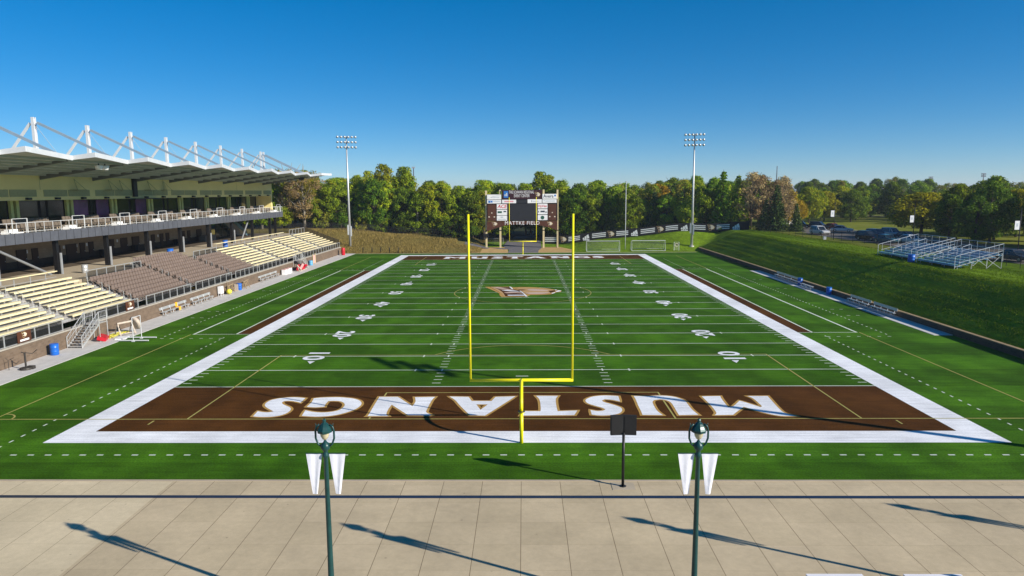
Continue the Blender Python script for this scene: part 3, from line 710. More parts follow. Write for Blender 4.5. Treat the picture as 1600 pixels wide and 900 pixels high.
# brown individual seats in three blocks
seat_root = thing('seating_block', 'block of brown fold down seats in the middle of the left stand', 'stadium seats', (-44, 50, 1.5)); L = seat_root.location
deck = MB()
blocks = [(34.4, 45.7, 7), (46.7, 57.7, 10), (58.7, 66.8, 7)]
spots = []
for (a, c, nr) in blocks:
    for i in range(nr):
        x, z = RX(i), RZ(i)
        deck.span((x - .74, a - .25, z - .47), (x + .14, c + .25, z - .43)); deck.span((x - .60, a - .25, z - .427), (x - .56, c + .25, z - .17))
        n_ = int((c - a) / .56)
        for k in range(n_): spots.append((x, a + .28 + k * (c - a) / n_, z))
deck.build('deck', M['alu_matt'], seat_root, rel=L)
def seat_geo(b, x, y, z):
    b.box((x - .05, y, z - .03), (.42, .47, .055), 0, R(4)); b.box((x - .30, y, z + .20), (.06, .47, .42), 0, R(-12))
    b.box((x - .12, y, z - .24), (.10, .06, .38)); b.span((x - .28, y + .245, z + .08), (x + .10, y + .275, z + .12))
b = MB(); seat_geo(b, 0, 0, 0); first = None
spots.sort(key=lambda p: (p[0] - .16) ** 2 + (p[1] + 38) ** 2)
for p in spots[:100]:
    if first is None: first = b.build('seat', M['seat'], seat_root); s_ = first
    else: s_ = first.copy(); col.objects.link(s_)
    s_.location = (p[0] - L[0], p[1] - L[1], p[2] - L[2])
b = MB()
for p in spots[100:]: seat_geo(b, *p)
tag(b.build('seat_rows', M['seat'], seat_root, rel=L), kind='stuff')
for ya in (33.85, 46.2, 58.2):
    for i in range(0, 7, 1):
        if i % 3 == 2: continue
        h = MB(); x, z = -41.2 - .74 * i, RZ(i)
        h.tube([(x, ya, z - .43), (x, ya, z + .5), (x - .28, ya, z + .55)], .028, 6); h.build('aisle_post', M['galv'], seat_root, rel=L)
    st = MB()
    for i in range(7): st.span((RX(i) - .40, ya - .4, RZ(i) - .425), (RX(i) - .05, ya + .4, RZ(i) - .25))
    st.build('aisle_steps', M['alu'], seat_root, rel=L)

# railings with black mesh on top of the wall
def railing(label, ya, yb, x=WALLX - .12, z0=CAP, h=0.98, step=1.75, group='railings on the brick wall', cap='galv'):
    root = thing('railing', label, 'railing', (x, (ya + yb) / 2, z0), 0, group); L = root.location
    n_ = max(1, round((yb - ya) / step)); b = MB(); sc_ = MB()
    for k in range(n_ + 1):
        y = ya + (yb - ya) * k / n_; b.span((x - .04, y - .04, z0), (x + .04, y + .04, z0 + h))
        if k < n_:
            y2 = ya + (yb - ya) * (k + 1) / n_; sc_.poly([(x, y + .06, z0 + .08), (x, y2 - .06, z0 + .08), (x, y2 - .06, z0 + h - .08), (x, y + .06, z0 + h - .08)])
    b.span((x - .045, ya - .04, z0 + h), (x + .045, yb + .04, z0 + h + .06)); b.span((x - .03, ya, z0 + .03), (x + .03, yb, z0 + .07))
    b.build('frame', M[cap], root, rel=L); sc_.build('screen', M['railscreen'], root, rel=L)
    return root
railing('black mesh railing on the wall from the left picture edge to the near stairs', -8, 21.4)
railing('black mesh railing on the wall between near metal stairs and brown seats', 24.3, 33.5)
railing('railing with black mesh on the wall before the nearest third of the brown seats', 35.2, 45.2)
railing('railing with black mesh on the wall before the middle third of the brown seats', 46.6, 57.2)
railing('railing with black mesh on the wall before the farthest third of the brown seats', 58.6, 66.6)
railing('black mesh railing on the wall from the brown seats to the far stairs', 67.4, 80.2)
railing('railing with black mesh on the brick wall beyond the far metal stairs', 84.6, 114.4)
# platforms behind the shorter brown blocks, with their own railings
for (ya, yb, lab) in ((34.4, 45.6, 'nearer'), (58.6, 66.6, 'farther')):
    railing('railing with black mesh behind the back row of the %s short block of brown seats' % lab, ya + .4, yb - .2, x=-46.3, z0=4.4, h=1.0, group='railings behind the brown seats')
railing('railing with black mesh at the back of the far end of the far yellow bleacher', 104, 113.6, x=-47.75, z0=4.9, h=1.05, group='railings behind the brown seats')

def back_counter(label, ya, yb):
    root = thing('standing_counter', label, 'counter', (-48.0, (ya + yb) / 2, 4.5)); L = root.location
    MB().span((-48.2, ya, 5.62), (-47.85, yb, 5.70)).build('top', M['yellow_alu'], root, rel=L)
    b = MB()
    for y in np.arange(ya + .3, yb, 2.2): b.span((-48.05, y - .03, 4.5), (-47.99, y + .03, 5.62))
    b.span((-48.04, ya, 5.05), (-48.0, yb, 5.09)); b.build('supports', M['galv'], root, rel=L)
back_counter('yellow topped standing counter behind the near yellow bleacher', 2, 32.5)
back_counter('yellow topped standing counter behind the far yellow bleacher', 70, 101)

# ------------------------------------------------------------------ the grandstand building
gs = thing('grandstand_building', 'two level grandstand building with balcony seats and a masted white cantilever roof', 'grandstand', (-60, 60, 4.5)); GLc = gs.location
def G_(b, name, m, smooth=False, parent=None):
    o = b.build(name, M[m], gs, smooth, rel=GLc)
    if parent: o.parent = parent
    return o
BY = [40.0 + 9.6 * k for k in range(-3, 8)]          # frame lines
YE = 112.6
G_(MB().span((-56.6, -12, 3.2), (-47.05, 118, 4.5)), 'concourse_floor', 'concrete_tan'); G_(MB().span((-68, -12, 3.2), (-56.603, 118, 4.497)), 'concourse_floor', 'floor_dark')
G_(MB().span((-62.3, -12, 4.5), (-62, 100, 8.45)), 'lower_wall', 'tan_block')
G_(MB().span((-61.998, -12, 4.5), (-61.93, 100, 5.35)), 'wall_base', 'brick_dark')
for y, w in ((43.6, 1.1), (46.9, 1.7), (49.3, 1.1), (53.6, 1.2), (56.5, 2.2), (58.9, 1.1), (60.9, 1.1), (66.0, 1.1), (69.2, 1.8), (72.5, 2.0), (77.8, 1.1), (80.6, 1.1), (82.6, 1.1), (88.3, 1.1), (90.4, 1.1), (94.5, 2.0), (35, 1.6), (30, 1.1), (25, 1.1)):
    b = MB(); b.span((-61.98, y - w / 2, 4.51), (-61.86, y + w / 2, 6.75)); d = G_(b, 'door', 'door_brown')
    MB().span((-61.855, y + w / 2 - .2, 5.5), (-61.80, y + w / 2 - .12, 5.62)).build('handle', M['galv'], d, rel=GLc)
for y in (47.9, 55.0, 57.7, 60.0, 67.5, 76.4, 79.5, 87.2):
    G_(MB().span((-61.99, y - .16, 6.2), (-61.93, y + .16, 6.62)), 'wall_sign', 'white_sign')
for y in (52.5, 62.4, 71, 84.3): G_(MB().span((-61.6, y - .35, 4.5), (-61.0, y + .35, 5.5)), 'cabinet', 'black_matt')
G_(MB().span((-60.8, 92, 4.5), (-59.6, 96.5, 5.6)), 'concession_counter', 'soffit_dark')
# glass lobby with a stair at the far end
b = MB()
for y in np.arange(100.3, 112, 2.9): b.span((-61.4, y - .06, 4.5), (-61.25, y + .06, 8.45))
b.span((-61.4, 100.3, 6.4), (-61.26, 111.9, 6.5)); lob = G_(b, 'lobby_frame', 'black')
g_ = MB(); g_.span((-61.36, 100.4, 4.52), (-61.32, 111.8, 8.40)); g_.build('lobby_glass', M['glass_green'], lob, rel=GLc)
b = MB(); n_ = 16
for k in range(n_): b.span((-60.6, 102.2 + k * .42, 7.9 - k * .21), (-58.6, 102.2 + k * .42 + .44, 8.02 - k * .21))
stair = G_(b, 'lobby_stair', 'concrete')
for x in (-60.65, -58.55):
    q_ = MB(); q_.prism([(x, 102.2, 7.8), (x, 109.2, 4.5), (x, 109.2, 5.5), (x, 102.2, 8.44)], (0.05, 0, 0)); q_.build('balustrade', M['glass_blue'], stair, rel=GLc)
for y in BY + [110.4]:
    b = MB(); b.span((-53.10, y - .22, 4.5), (-52.66, y + .22, 8.45)); c_ = G_(b, 'column', 'black')
    if y < 95:
        q_ = MB(); q_.tube([(-52.45, y + .1, 4.5), (-52.45, y + .1, 6.9)], .15, 8); q_.build('pipe_guard', M['guard'], c_, rel=GLc)
for (ya, yb) in ((30.4, 39.0), (96.2, 92.3)):
    b = MB(); b.tube([(-53, ya, 8.3), (-53, yb, 4.55)], .14, 8); G_(b, 'brace', 'guard')
# balcony
G_(MB().span((-62.2, -8, 8.47), (-52.06, YE, 9.42)), 'balcony_slab', 'soffit_dark')
G_(MB().span((-62.2, -8, 9.423), (-54.1, YE, 9.85)), 'balcony_upper_step', 'concrete_tan')
b = MB(); y = -8.0
while y < YE - .1:
    y2 = min(y + 1.35, YE); b.span((-52.05, y + .05, 8.40), (-51.90, y2 - .05, 9.50)); y = y2
G_(b, 'balcony_fascia', 'fascia')
G_(MB().span((-62, YE + .004, 8.40), (-51.9, YE + .10, 9.50)), 'balcony_fascia', 'fascia')
b = MB(); n_ = 86
for k in range(n_ + 1):
    y = -7.5 + (YE + 7.4) * k / n_; b.span((-51.985, y - .022, 9.5), (-51.94, y + .022, 10.55))
b.span((-51.99, -7.5, 10.55), (-51.935, YE, 10.595)); b.span((-52.0, -7.5, 9.62), (-51.94, YE, 9.66))
for k in range(13):
    y = -6 + 9.6 * k
    for yy in (y, y + 2.2): b.span((-52.02, yy - .025, 9.51), (-51.93, yy + .025, 11.0))
    b.span((-52.02, y, 11.0), (-51.93, y + 2.2, 11.045))
for t in np.linspace(-52.3, -54.0, 4): b.span((t - .03, YE - .06, 9.5), (t + .03, YE, 10.55))
b.span((-54.1, YE - .07, 10.55), (-51.93, YE + .01, 10.61))
G_(b, 'balcony_railing', 'white_steel')
for k in range(13):
    y = -6 + 9.6 * k
    b = MB(); b.span((-53.9, y + .2, 9.43), (-52.3, y + 2.0, 9.62)); b.span((-53.5, y + .3, 9.621), (-52.6, y + 1.6, 9.92)); G_(b, 'aisle_step', 'white_sign')
upper = []
for k in range(13):
    y0_ = -6 + 9.6 * k + 2.3
    for blk in (0, 1):
        for j in range(6):
            y = y0_ + blk * 3.75 + j * .58 + .3
            if y > YE - 1: continue
            upper.append((-53.0, y, 9.86)); upper.append((-54.5, y + .1, 10.34))
upper.sort(key=lambda p: (p[1] + 38 + (200 if p[1] < 22 else 0)))
b = MB(); b.box((-.02, 0, 0), (.46, .50, .09)); b.box((-.27, 0, .27), (.09, .50, .52), 0, R(-12)); b.box((-.05, 0, -.22), (.12, .08, .36))
first = None
for p in upper[:100]:
    if first is None: first = b.build('seat', M['seat_upper'], gs); s_ = first
    else: s_ = first.copy(); col.objects.link(s_)
    s_.location = (p[0] - GLc[0], p[1] - GLc[1], p[2] - GLc[2])
b = MB()
for p in upper[100:]:
    b.box((p[0] - .02, p[1], p[2]), (.46, .50, .09)); b.box((p[0] - .27, p[1], p[2] + .27), (.09, .50, .52), 0, R(-12))
tag(G_(b, 'seat_rows', 'seat_upper'), kind='stuff')
# suite windows set back behind the balcony
ZB, ZT = 9.85, 12.85
G_(MB().span((-57.6, -8, ZB), (-57.3, YE - .3, ZT)), 'suite_wall', 'black_matt')
k = 0
for yb_ in BY:
    for off, w, m_ in ((.5, 3.4, 'glass_green'), (4.3, 1.0, 'glass'), (5.6, 2.9, 'glass_green')):
        y = yb_ + off
        if y + w > YE - .5: continue
        if 50 < y < 59.5 or 61 < y < 66: m_ = 'glass_purple' if off != 4.3 else 'glass'
        b = MB(); b.span((-57.3, y, ZB + .1), (-57.22, y + w, ZT - .04)); f_ = G_(b, 'window_frame', 'black')
        q_ = MB(); q_.span((-57.22, y + .07, ZB + .75), (-57.19, y + w - .07, ZT - .1)); q_.span((-57.22, y + .07, ZB + .15), (-57.19, y + w - .07, ZB + .68)); q_.build('pane', M[m_], f_, rel=GLc)
    for off in (.08, 8.8):
        y = yb_ + off
        if y < YE - 1: G_(MB().span((-57.25, y, ZB), (-56.95, y + .45, ZT - .02)), 'pilaster', 'pilaster')
# upper wall, vents and lamps
G_(MB().span((-57.6, -8, ZT), (-54.0, YE, 16.3)), 'upper_wall', 'yellow_panel')
G_(MB().span((-57.5, YE - .6, 9.5), (-54.02, YE, ZT - .004)), 'end_pier', 'yellow_panel')
for yb_ in BY:
    for (a, c) in ((.5, 4.6), (4.8, 8.9)):
        if yb_ + c < YE - .6: G_(MB().span((-54.0, yb_ + a, 13.25), (-53.95, yb_ + c, 14.0)), 'vent_panel', 'olive_vent')
    for off in (2.6, 7.4):
        if yb_ + off < YE: G_(MB().span((-54.0, yb_ + off - .3, 12.9), (-53.65, yb_ + off + .3, 13.14)), 'wall_lamp', 'black')
for y in (46.0, 53.0, 55.5, 62.5, 67.0):
    b = MB(); b.span((-53.96, y - .9, 13.98), (-53.0, y + .9, 14.04)); b.tube([(-53.1, y - .8, 14.04), (-53.94, y, 15.3)], .025, 5); b.tube([(-53.1, y + .8, 14.04), (-53.94, y, 15.3)], .025, 5)
    G_(b, 'canopy_bracket', 'olive_vent')
G_(MB().span((-54.0, 58.5, 13.1), (-53.7, 59.4, 15.9)), 'duct', 'black'); G_(MB().span((-54.0, 57.9, 12.75), (-53.2, 64.8, 12.88)), 'sun_shade', 'black')
for y in (-8, 13, 40, 67, 94):
    G_(MB().span((-54.0, y - .02, 14.02), (-53.985, y + .02, 16.2)), 'panel_seam', 'olive_vent')
# roof: each bay a panel swung out at its near end
FT = 0.46
def rz_(x): return 17.05 + (x + 41.6) * .13
XB = -67.0
for k, y in enumerate(BY):
    y2 = BY[k + 1] if k + 1 < len(BY) else YE + .8
    xn, xf = -41.6, (-43.9 if k + 1 < len(BY) else -41.2)
    P0 = [(XB, y), (xn, y), (xf, y2), (XB, y2)]
    v = [(px, py, rz_(px) + .20) for px, py in P0] + [(px, py, rz_(px) + .42) for px, py in P0]
    b = MB(); b.add(v, [(0, 3, 2, 1), (4, 5, 6, 7), (0, 1, 5, 4), (1, 2, 6, 5), (2, 3, 7, 6), (3, 0, 4, 7)])
    b.m[0] = 1
    rp_ = b.build('roof_panel', [M['white_steel'], M['soffit']], gs, rel=GLc)
    f = MB()
    a_, c_ = Vector((xn, y, 0)), Vector((xf, y2, 0)); d_ = (c_ - a_).normalized(); nrm = Vector((d_.y, -d_.x, 0)) * .10
    z0, z1 = rz_(xn), rz_(xf)
    f.add([(a_.x, a_.y, z0), (c_.x, c_.y, z1), (c_.x, c_.y, z1 + (FT)), (a_.x, a_.y, z0 + (FT)), (a_.x + nrm.x, a_.y + nrm.y, z0), (c_.x + nrm.x, c_.y + nrm.y, z1), (c_.x + nrm.x, c_.y + nrm.y, z1 + (FT)), (a_.x + nrm.x, a_.y + nrm.y, z0 + (FT))],
          [(0, 3, 2, 1), (4, 5, 6, 7), (0, 1, 5, 4), (1, 2, 6, 5), (2, 3, 7, 6), (3, 0, 4, 7)])
    x3 = -44.3
    f.add([(x3, y - .10, rz_(x3) + .05), (xn + .1, y - .10, z0), (xn + .1, y - .10, z0 + (FT)), (x3, y - .10, rz_(x3) + (FT)), (x3, y - .004, rz_(x3) + .05), (xn + .1, y - .004, z0), (xn + .1, y - .004, z0 + (FT)), (x3, y - .004, rz_(x3) + (FT))],
          [(0, 1, 2, 3), (7, 6, 5, 4), (0, 4, 5, 1), (1, 5, 6, 2), (2, 6, 7, 3), (3, 7, 4, 0)])
    f.build('roof_fascia', M['white_steel'], rp_, rel=GLc)
    # beam under the frame line, purlins along the bay
    q_ = MB(); zt = .19
    q_.prism([(-54.0, y + .1, rz_(-54) + zt), (-44.5, y + .1, rz_(-44.5) + zt), (-44.5, y + .1, rz_(-44.5) - .02), (-54.0, y + .1, rz_(-54) - .32)], (0, .16, 0)); G_(q_, 'roof_beam', 'soffit_dark')
    q_ = MB()
    for x in np.arange(-53.2, -44.5, 1.45): q_.span((x - .06, y + .34, rz_(x) + .0), (x + .06, y2 - .02, rz_(x) + .21))
    G_(q_, 'purlins', 'soffit')
# masts and ties above the roof
for k, y in enumerate(BY + [108.8]):
    b = MB(); zb = rz_(-54) + .55
    for dy in (-.16, .16): b.span((-54.16, y + dy - .045, zb), (-53.84, y + dy + .05, 21.95))
    b.span((-54.05, y - .11, zb), (-53.95, y + .11, 21.8)); b.span((-54.2, y - .21, 21.15), (-53.8, y + .21, 21.4)); G_(b, 'mast', 'white_steel')
    b = MB(); b.bar((-53.6, y, 21.35), (-45.0, y, rz_(-45) + .62), .20, .27); G_(b, 'tie_beam', 'tie_steel')
    b = MB(); b.bar((-54.4, y, 21.3), (-59.2, y, rz_(-59.2) + .62), .2, .24); b.span((-59.5, y - .2, rz_(-59.2) + .5), (-59.0, y + .2, rz_(-59.2) + 1.0)); G_(b, 'back_stay', 'white_steel')
    b = MB(); b.tube([(-53.75, y, 21.0), (-50.6, y, rz_(-50.6) + .6)], .03, 5); G_(b, 'stay_rod', 'blue_steel')
for (y, m_) in ((36.2, 'white_sign'), (103.2, 'black')):
    for dy in (-.55, .55):
        b = MB(); x = -44.5; z = rz_(x) - .45
        b.lathe([(.02, -.22), (.30, -.20), (.40, .20), (.38, .26)], (x, y + dy, z), 12); fl = G_(b, 'floodlight', m_, True)
        q_ = MB(); q_.span((x - .05, y + dy - .05, z + .26), (x + .05, y + dy + .05, z + .75)); q_.build('bracket', M['black'], fl, rel=GLc)

# ------------------------------------------------------------------ emblem: the horse head seen on signs, scaled from the turf outline
EX0, EX1, EY0, EY1 = -5.28, 5.24, 50.5, 60.3
def emblem(parent, origin, w, h, ux, name='horse_emblem', lean=0.0):
    """flat emblem on a vertical face; ux is the horizontal direction of the face"""
    ux = Vector(ux).normalized(); n_ = ux.cross(Vector((0, 0, 1)))
    def P(x, y, k):
        u = ((x - EX0) / (EX1 - EX0) - .5) * w; v = ((y - EY0) / (EY1 - EY0) - .5) * h
        p = Vector(origin) + ux * (u + lean * v) + Vector((0, 0, v)) + n_ * (0.004 + 0.003 * k)
        return tuple(p)
    for k, (nm, m_) in enumerate((('base', 'emblem_gold'), ('mane', 'brown_sign'), ('w5', 'emblem_pale'), ('w8', 'emblem_pale'), ('face', 'emblem_pale'), ('w3', 'white_sign'))):
        b = MB(); r = LOGO[nm]
        tri = tessellate_polygon([[Vector((*p, 0)) for p in r]])
        b.add([P(*p, k) for p in r], [tuple(t) for t in tri])
        b.build(name, M[m_], parent, rel=parent.location if parent else None)

# ------------------------------------------------------------------ goal posts
def goal(label, yline, d):
    root = thing('goal_post', label, 'goal post', (0, yline - 1.84 * d, 0), 0 if d > 0 else math.pi, 'football goal posts')
    b = MB(); b.tube([(0, 0, -.1), (0, 0, 1.75)], .10, 14); b.lathe([(.17, 1.70), (.17, 1.74)], n=14); b.build('base_post', M['yellow'], root, True)
    b = MB(); b.lathe([(.19, 0), (.19, .035)], (0, 0, 1.745), 14); b.build('flange', M['rust_black'], root)
    b = MB(); arc_ = [(0, 0, 1.78), (0, 0, 2.0)] + [(0, 1.84 - 1.84 * math.cos(t), 2.0 + .98 * math.sin(t)) for t in np.linspace(.15, math.pi / 2, 8)]
    b.tube(arc_, .095, 14); b.build('gooseneck', M['yellow'], root, True)
    b = MB(); b.tube([(-2.9, 1.84, 2.98), (2.9, 1.84, 2.98)], .09, 14); b.build('crossbar', M['yellow'], root, True)
    for s in (-1, 1):
        b = MB(); b.tube([(s * 2.85, 1.84, 3.03), (s * 2.85, 1.84, 12.25)], .062, 12); b.build('upright', M['yellow'], root, True)
    return root
goal('tall yellow goal post standing at the near end line', 0, 1)
goal('yellow goal post at the far end line in front of the scoreboard', FE, -1)

# ------------------------------------------------------------------ lamps on the plaza with their pennants
def plaza_lamp(label):
    root = thing('street_lamp', label, 'street lamp', (0, 0, 0), 0, 'green lamps along the plaza')
    b = MB(); b.lathe([(.24, 0), (.24, .12), (.20, .18), (.19, .60), (.15, .72), (.13, .80), (.10, .88), (.085, 2.2), (.068, 5.35), (.10, 5.40), (.10, 5.46), (.07, 5.52), (.07, 5.58), (.13, 5.64), (.15, 5.72), (.13, 5.80), (.06, 5.86), (.03, 5.92)], n=16)
    b.build('pole', M['lamp_green'], root, True)
    b = MB()
    for s in (-1, 1):
        b.tube([(s * .10, 0, 5.70), (s * .22, 0, 5.80), (s * .285, 0, 5.98), (s * .285, 0, 6.20), (s * .25, 0, 6.34), (s * .16, 0, 6.42)], .032, 8)
        b.tube([(s * .25, 0, 6.34), (s * .27, 0, 6.46)], [.018, .008], 6)
    b.build('harp_arms', M['lamp_green'], root, True)
    b = MB(); b.lathe([(.225, 6.18), (.235, 6.25), (.20, 6.30), (.165, 6.37), (.11, 6.44), (.06, 6.48), (.05, 6.52), (.06, 6.55), (.04, 6.58), (.015, 6.60)], n=8); b.build('hood', M['lamp_green'], root)
    b = MB(); b.lathe([(.03, 5.93), (.08, 5.97), (.125, 6.06), (.14, 6.14), (.14, 6.18)], n=16); b.build('globe', M['lamp_glass'], root, True)
    b = MB(); b.tube([(-.62, 0, 5.49), (.62, 0, 5.49)], .014, 6); b.build('banner_arm', M['lamp_green'], root)
    return root
def pennant(label, x, y, seed, top=.50, bot=.15):
    root_name = 'pennant'; b = MB(); n_, m_ = 12, 10; r_ = random.Random(seed); ph = r_.random() * 6
    v = []; f = []
    for side in (0, 1):
        for j in range(m_ + 1):
            t = j / m_; w_ = top + (bot - top) * t
            for i in range(n_ + 1):
                u = i / n_ - .5
                wx = .010 * math.sin(3.2 * u * 2 + ph + 2.5 * t) * (0.3 + t * .7) + .004 * math.sin(11 * u + ph)
                v.append((u * w_ + .05 * t * (r_.random() * 0 + (.5 if ph > 3 else -.4)), wx + side * .004, -1.30 * t))
    k = (n_ + 1) * (m_ + 1)
    for j in range(m_):
        for i in range(n_):
            a = j * (n_ + 1) + i; f.append((a, a + 1, a + n_ + 2, a + n_ + 1)); f.append((k + a, k + a + n_ + 1, k + a + n_ + 2, k + a + 1))
    b.add(v, f); o = b.build(root_name, M['banner_white'], None, True); o.location = (x, y, 5.475)
    return tag(o, label, 'pennant', 'white pennants on the plaza lamps')
LY = -17.5
lp = plaza_lamp('dark green street lamp left of the goal post with two white pennants'); lp.location = (-5.98, LY, 0)
dup(lp, (5.47, LY, 0), 0, 'dark green street lamp right of the goal post with two white pennants')
dup(lp, (17.1, -16.9, 0), 0, 'dark green street lamp beyond the right edge throwing the middle right shadow')
dup(lp, (28.6, -15.6, 0), 0, 'dark green street lamp beyond the right edge throwing the rightmost shadow')
for (lx, ly, nm, sd) in ((-5.98, LY, 'left lamp', 1), (5.47, LY, 'right lamp', 5), (17.1, -16.9, 'first unseen lamp past the right edge', 9), (28.6, -15.6, 'second unseen lamp past the right edge', 13)):
    pennant('white tapering pennant on the left arm of the ' + nm, lx - .36, ly, sd)
    pennant('white tapering pennant on the right arm of the ' + nm, lx + .36, ly, sd + 2)

# black play clock seen from behind
pc = thing('play_clock', 'black two panel play clock on a post at the plaza edge', 'clock board', (4.67, -7.45, 0)); b = MB()
b.tube([(0, 0, 0), (0, 0, 2.55)], .065, 12); b.lathe([(.16, 0), (.16, .03)], n=14); b.build('post', M['black'], pc, True)
b = MB(); b.box((.02, 0, .008), (1.05, .8, .014)); b.build('base_plate', M['concrete_tan'], pc)
for s, a in ((-1, 7), (1, -6)):
    b = MB(); b.box((s * .29, .10, 2.90), (.60, .14, .92), R(a)); b.box((s * .29, .025, 2.90), (.50, .02, .80), R(a)); b.build('panel', M['black_matt'], pc)

# pale benches whose tops just enter at the bottom
for (x0, x1, lab) in ((9.75, 11.65, 'white bench top at the bottom edge left of its twin'), (13.05, 15.0, 'white bench top at the bottom edge nearer the right corner')):
    o = thing('plaza_bench', lab, 'bench', ((x0 + x1) / 2, -15.88, 0), 0, 'white benches on the plaza'); w_ = x1 - x0
    MB().box((0, 0, .42), (w_, .55, .08)).build('seat', M['white_sign'], o)
    for s in (-1, 1): MB().box((s * (w_ / 2 - .25), 0, .19), (.14, .45, .38)).build('leg', M['concrete_tan'], o)

# ------------------------------------------------------------------ floodlight poles
def flood_pole(label, x, y, z, h=25.6, rz=0.0):
    root = thing('floodlight_pole', label, 'floodlight pole', (x, y, z), rz, 'tall floodlight poles around the field')
    b = MB(); b.tube([(0, 0, -.3), (0, 0, h * .5), (0, 0, h)], [.30, .22, .13], 12); b.build('pole', M['galv'], root, True)
    b = MB(); b.lathe([(.55, -.3), (.55, .10)], n=14); b.build('footing', M['concrete'], root)
    for zb_, dx in ((3.2, -.35), (2.9, .32)):
        b = MB(); b.box((dx, -.12, zb_ + .9), (.32, .34, 2.3)); b.build('control_box', M['galv'], root)
    for j in range(3):
        z_ = h - .15 - j * 1.15
        b = MB(); b.bar((-2.2, 0, z_), (2.2, 0, z_), .10, .12); b.build('crossarm', M['galv'], root)
        for i in range(6):
            x_ = -2.0 + i * .80
            q_ = MB(); q_.lathe([(.05, -.28), (.16, -.24), (.23, .0), (.26, .18), (.27, .20)], n=10)
            t_ = Matrix.Translation((x_, -.42, z_ - .02)) @ Matrix.Rotation(R(118), 4, 'X')
            q_.v = [tuple(t_ @ Vector(p)) for p in q_.v]; q_.bar((x_, 0, z_), (x_, -.25, z_), .07)
            q_.build('floodlight', M['galv'], root, True)
    return root
flood_pole('tall floodlight pole on the dry bank left of the scoreboard', -40.2, 123.4, gz(-40.2, 123.4) - .2, 25.4, R(18))
flood_pole('tall floodlight pole at the right end of the far goal area', 38.6, 122.0, gz(38.6, 122.0), 25.2, R(-14))
flood_pole('tall floodlight pole beyond the right edge that shades the near field', 37.7, -7.9, 0.0, 24.9, R(-52))

# ------------------------------------------------------------------ scoreboard
SY = 129.0
sb = thing('scoreboard', 'large scoreboard on four tan posts behind the far end zone', 'scoreboard', (0, SY, 0)); L = sb.location
def S(b, name, m, parent=sb): return b.build(name, M[m], parent, rel=L)
for x, zt in ((-8.75, 13.75), (-5.4, 13.9), (4.95, 13.9), (8.25, 13.85)):
    b = MB(); b.span((x - .21, SY + .05, -.2), (x + .21, SY + .45, zt)); p_ = S(b, 'post', 'post_tan')
    S(MB().span((x - .24, SY + .02, 4.15), (x + .24, SY + .48, 4.35)), 'strap', 'black', p_)
def px2(u): return (u - 761) / 6.53 - 8.5
def pz2(v): return (344 - v) / 6.53 + 6.55
def panel(name, m, u0, v0, u1, v1, front=0.0, parent=sb, depth=.22):
    b = MB(); b.span((px2(u0), SY - depth - front, pz2(v1)), (px2(u1), SY - front, pz2(v0))); return S(b, name, m, parent)
S(MB().span((px2(760.5), SY + .01, pz2(344.2)), (px2(870.5), SY + .05, pz2(310.5))), 'back_board', 'black_matt')
ts = panel('name_board', 'maroon', 784.3, 296.5, 846.2, 310.6, .0)
yf = SY - .22 - .004
def fitted(s, u0, u1, v, cap, bold=0.0, spacing=1.05, dy=-.22):
    me = text_mesh(s, 1.0, bold=bold, spacing=spacing)
    x0_, x1_ = min(q.co.x for q in me.vertices), max(q.co.x for q in me.vertices); y0_, y1_ = min(q.co.y for q in me.vertices), max(q.co.y for q in me.vertices)
    kx, ky = (px2(u1) - px2(u0)) / (x1_ - x0_), cap / (y1_ - y0_)
    for q in me.vertices: q.co.x = (q.co.x - (x0_ + x1_) / 2) * kx; q.co.y = (q.co.y - (y0_ + y1_) / 2) * ky
    me.transform(upright((px2(u0) + px2(u1)) / 2, dy - .010, pz2(v))); me.materials.clear(); me.materials.append(M['white_sign']); me.name = 'lettering'
    o_ = bpy.data.objects.new('lettering', me); col.objects.link(o_); o_.parent = sb
fitted('THE SCHWAN REGIONAL', 795.2, 834.0, 299.8, .70); fitted('EVENT CENTER', 803.0, 827.0, 305.4, .70)
b = MB(); b.span((px2(787), yf - .02, pz2(308.5)), (px2(794), yf, pz2(298))); lg = S(b, 'logo_square', 'sign_blue')
b = MB(); b.span((px2(788.2), yf - .03, pz2(306)), (px2(790), yf - .021, pz2(303))); b.span((px2(790.6), yf - .03, pz2(306)), (px2(792.6), yf - .021, pz2(301))); S(b, 'logo_mark', 'sign_pale', lg)
emblem(sb, (px2(839.5), yf, pz2(304)), 1.3, 1.25, (1, 0, 0))
pl = {}
for k, u0, v0, u1, v1 in (('a', 761.2, 303.3, 783, 310.9), ('b', 761.2, 311.7, 783, 317.0), ('c', 784.3, 311.4, 806.2, 316.8), ('d', 824, 310.9, 846, 316.8), ('e', 847, 302.8, 869, 310.3), ('f', 847, 311.0, 869, 316.6),
                          ('g', 776, 318.0, 792, 325.8), ('h', 776, 326.7, 792, 335.1), ('i', 776, 335.9, 792, 343.6), ('j', 839.6, 317.7, 854.8, 325.2), ('k', 839.6, 326.2, 854.8, 334.2), ('l', 839.6, 335.2, 854.8, 343.2)):
    pl[k] = panel('sponsor_panel', 'white_sign', u0, v0, u1, v1)
def put(s, u, v, size, m, **k): lettering('lettering', s, size, M[m], upright(px2(u), yf - SY - .006, pz2(v)), sb, **k)
put('Avera', 856.2, 306.4, 1.05, 'sign_dark', bold=.015, sx=.95); put('ACE', 784, 321.9, 1.15, 'sign_red', bold=.02, shear=.25, sx=1.0); put('HyVee', 847, 321.5, .80, 'sign_red', bold=.012, sx=.95)
def marks(name, m, boxes):
    b = MB()
    for (u0, v0, u1, v1) in boxes: b.span((px2(u0), yf - .012, pz2(v1)), (px2(u1), yf - .002, pz2(v0)))
    S(b, name, m)
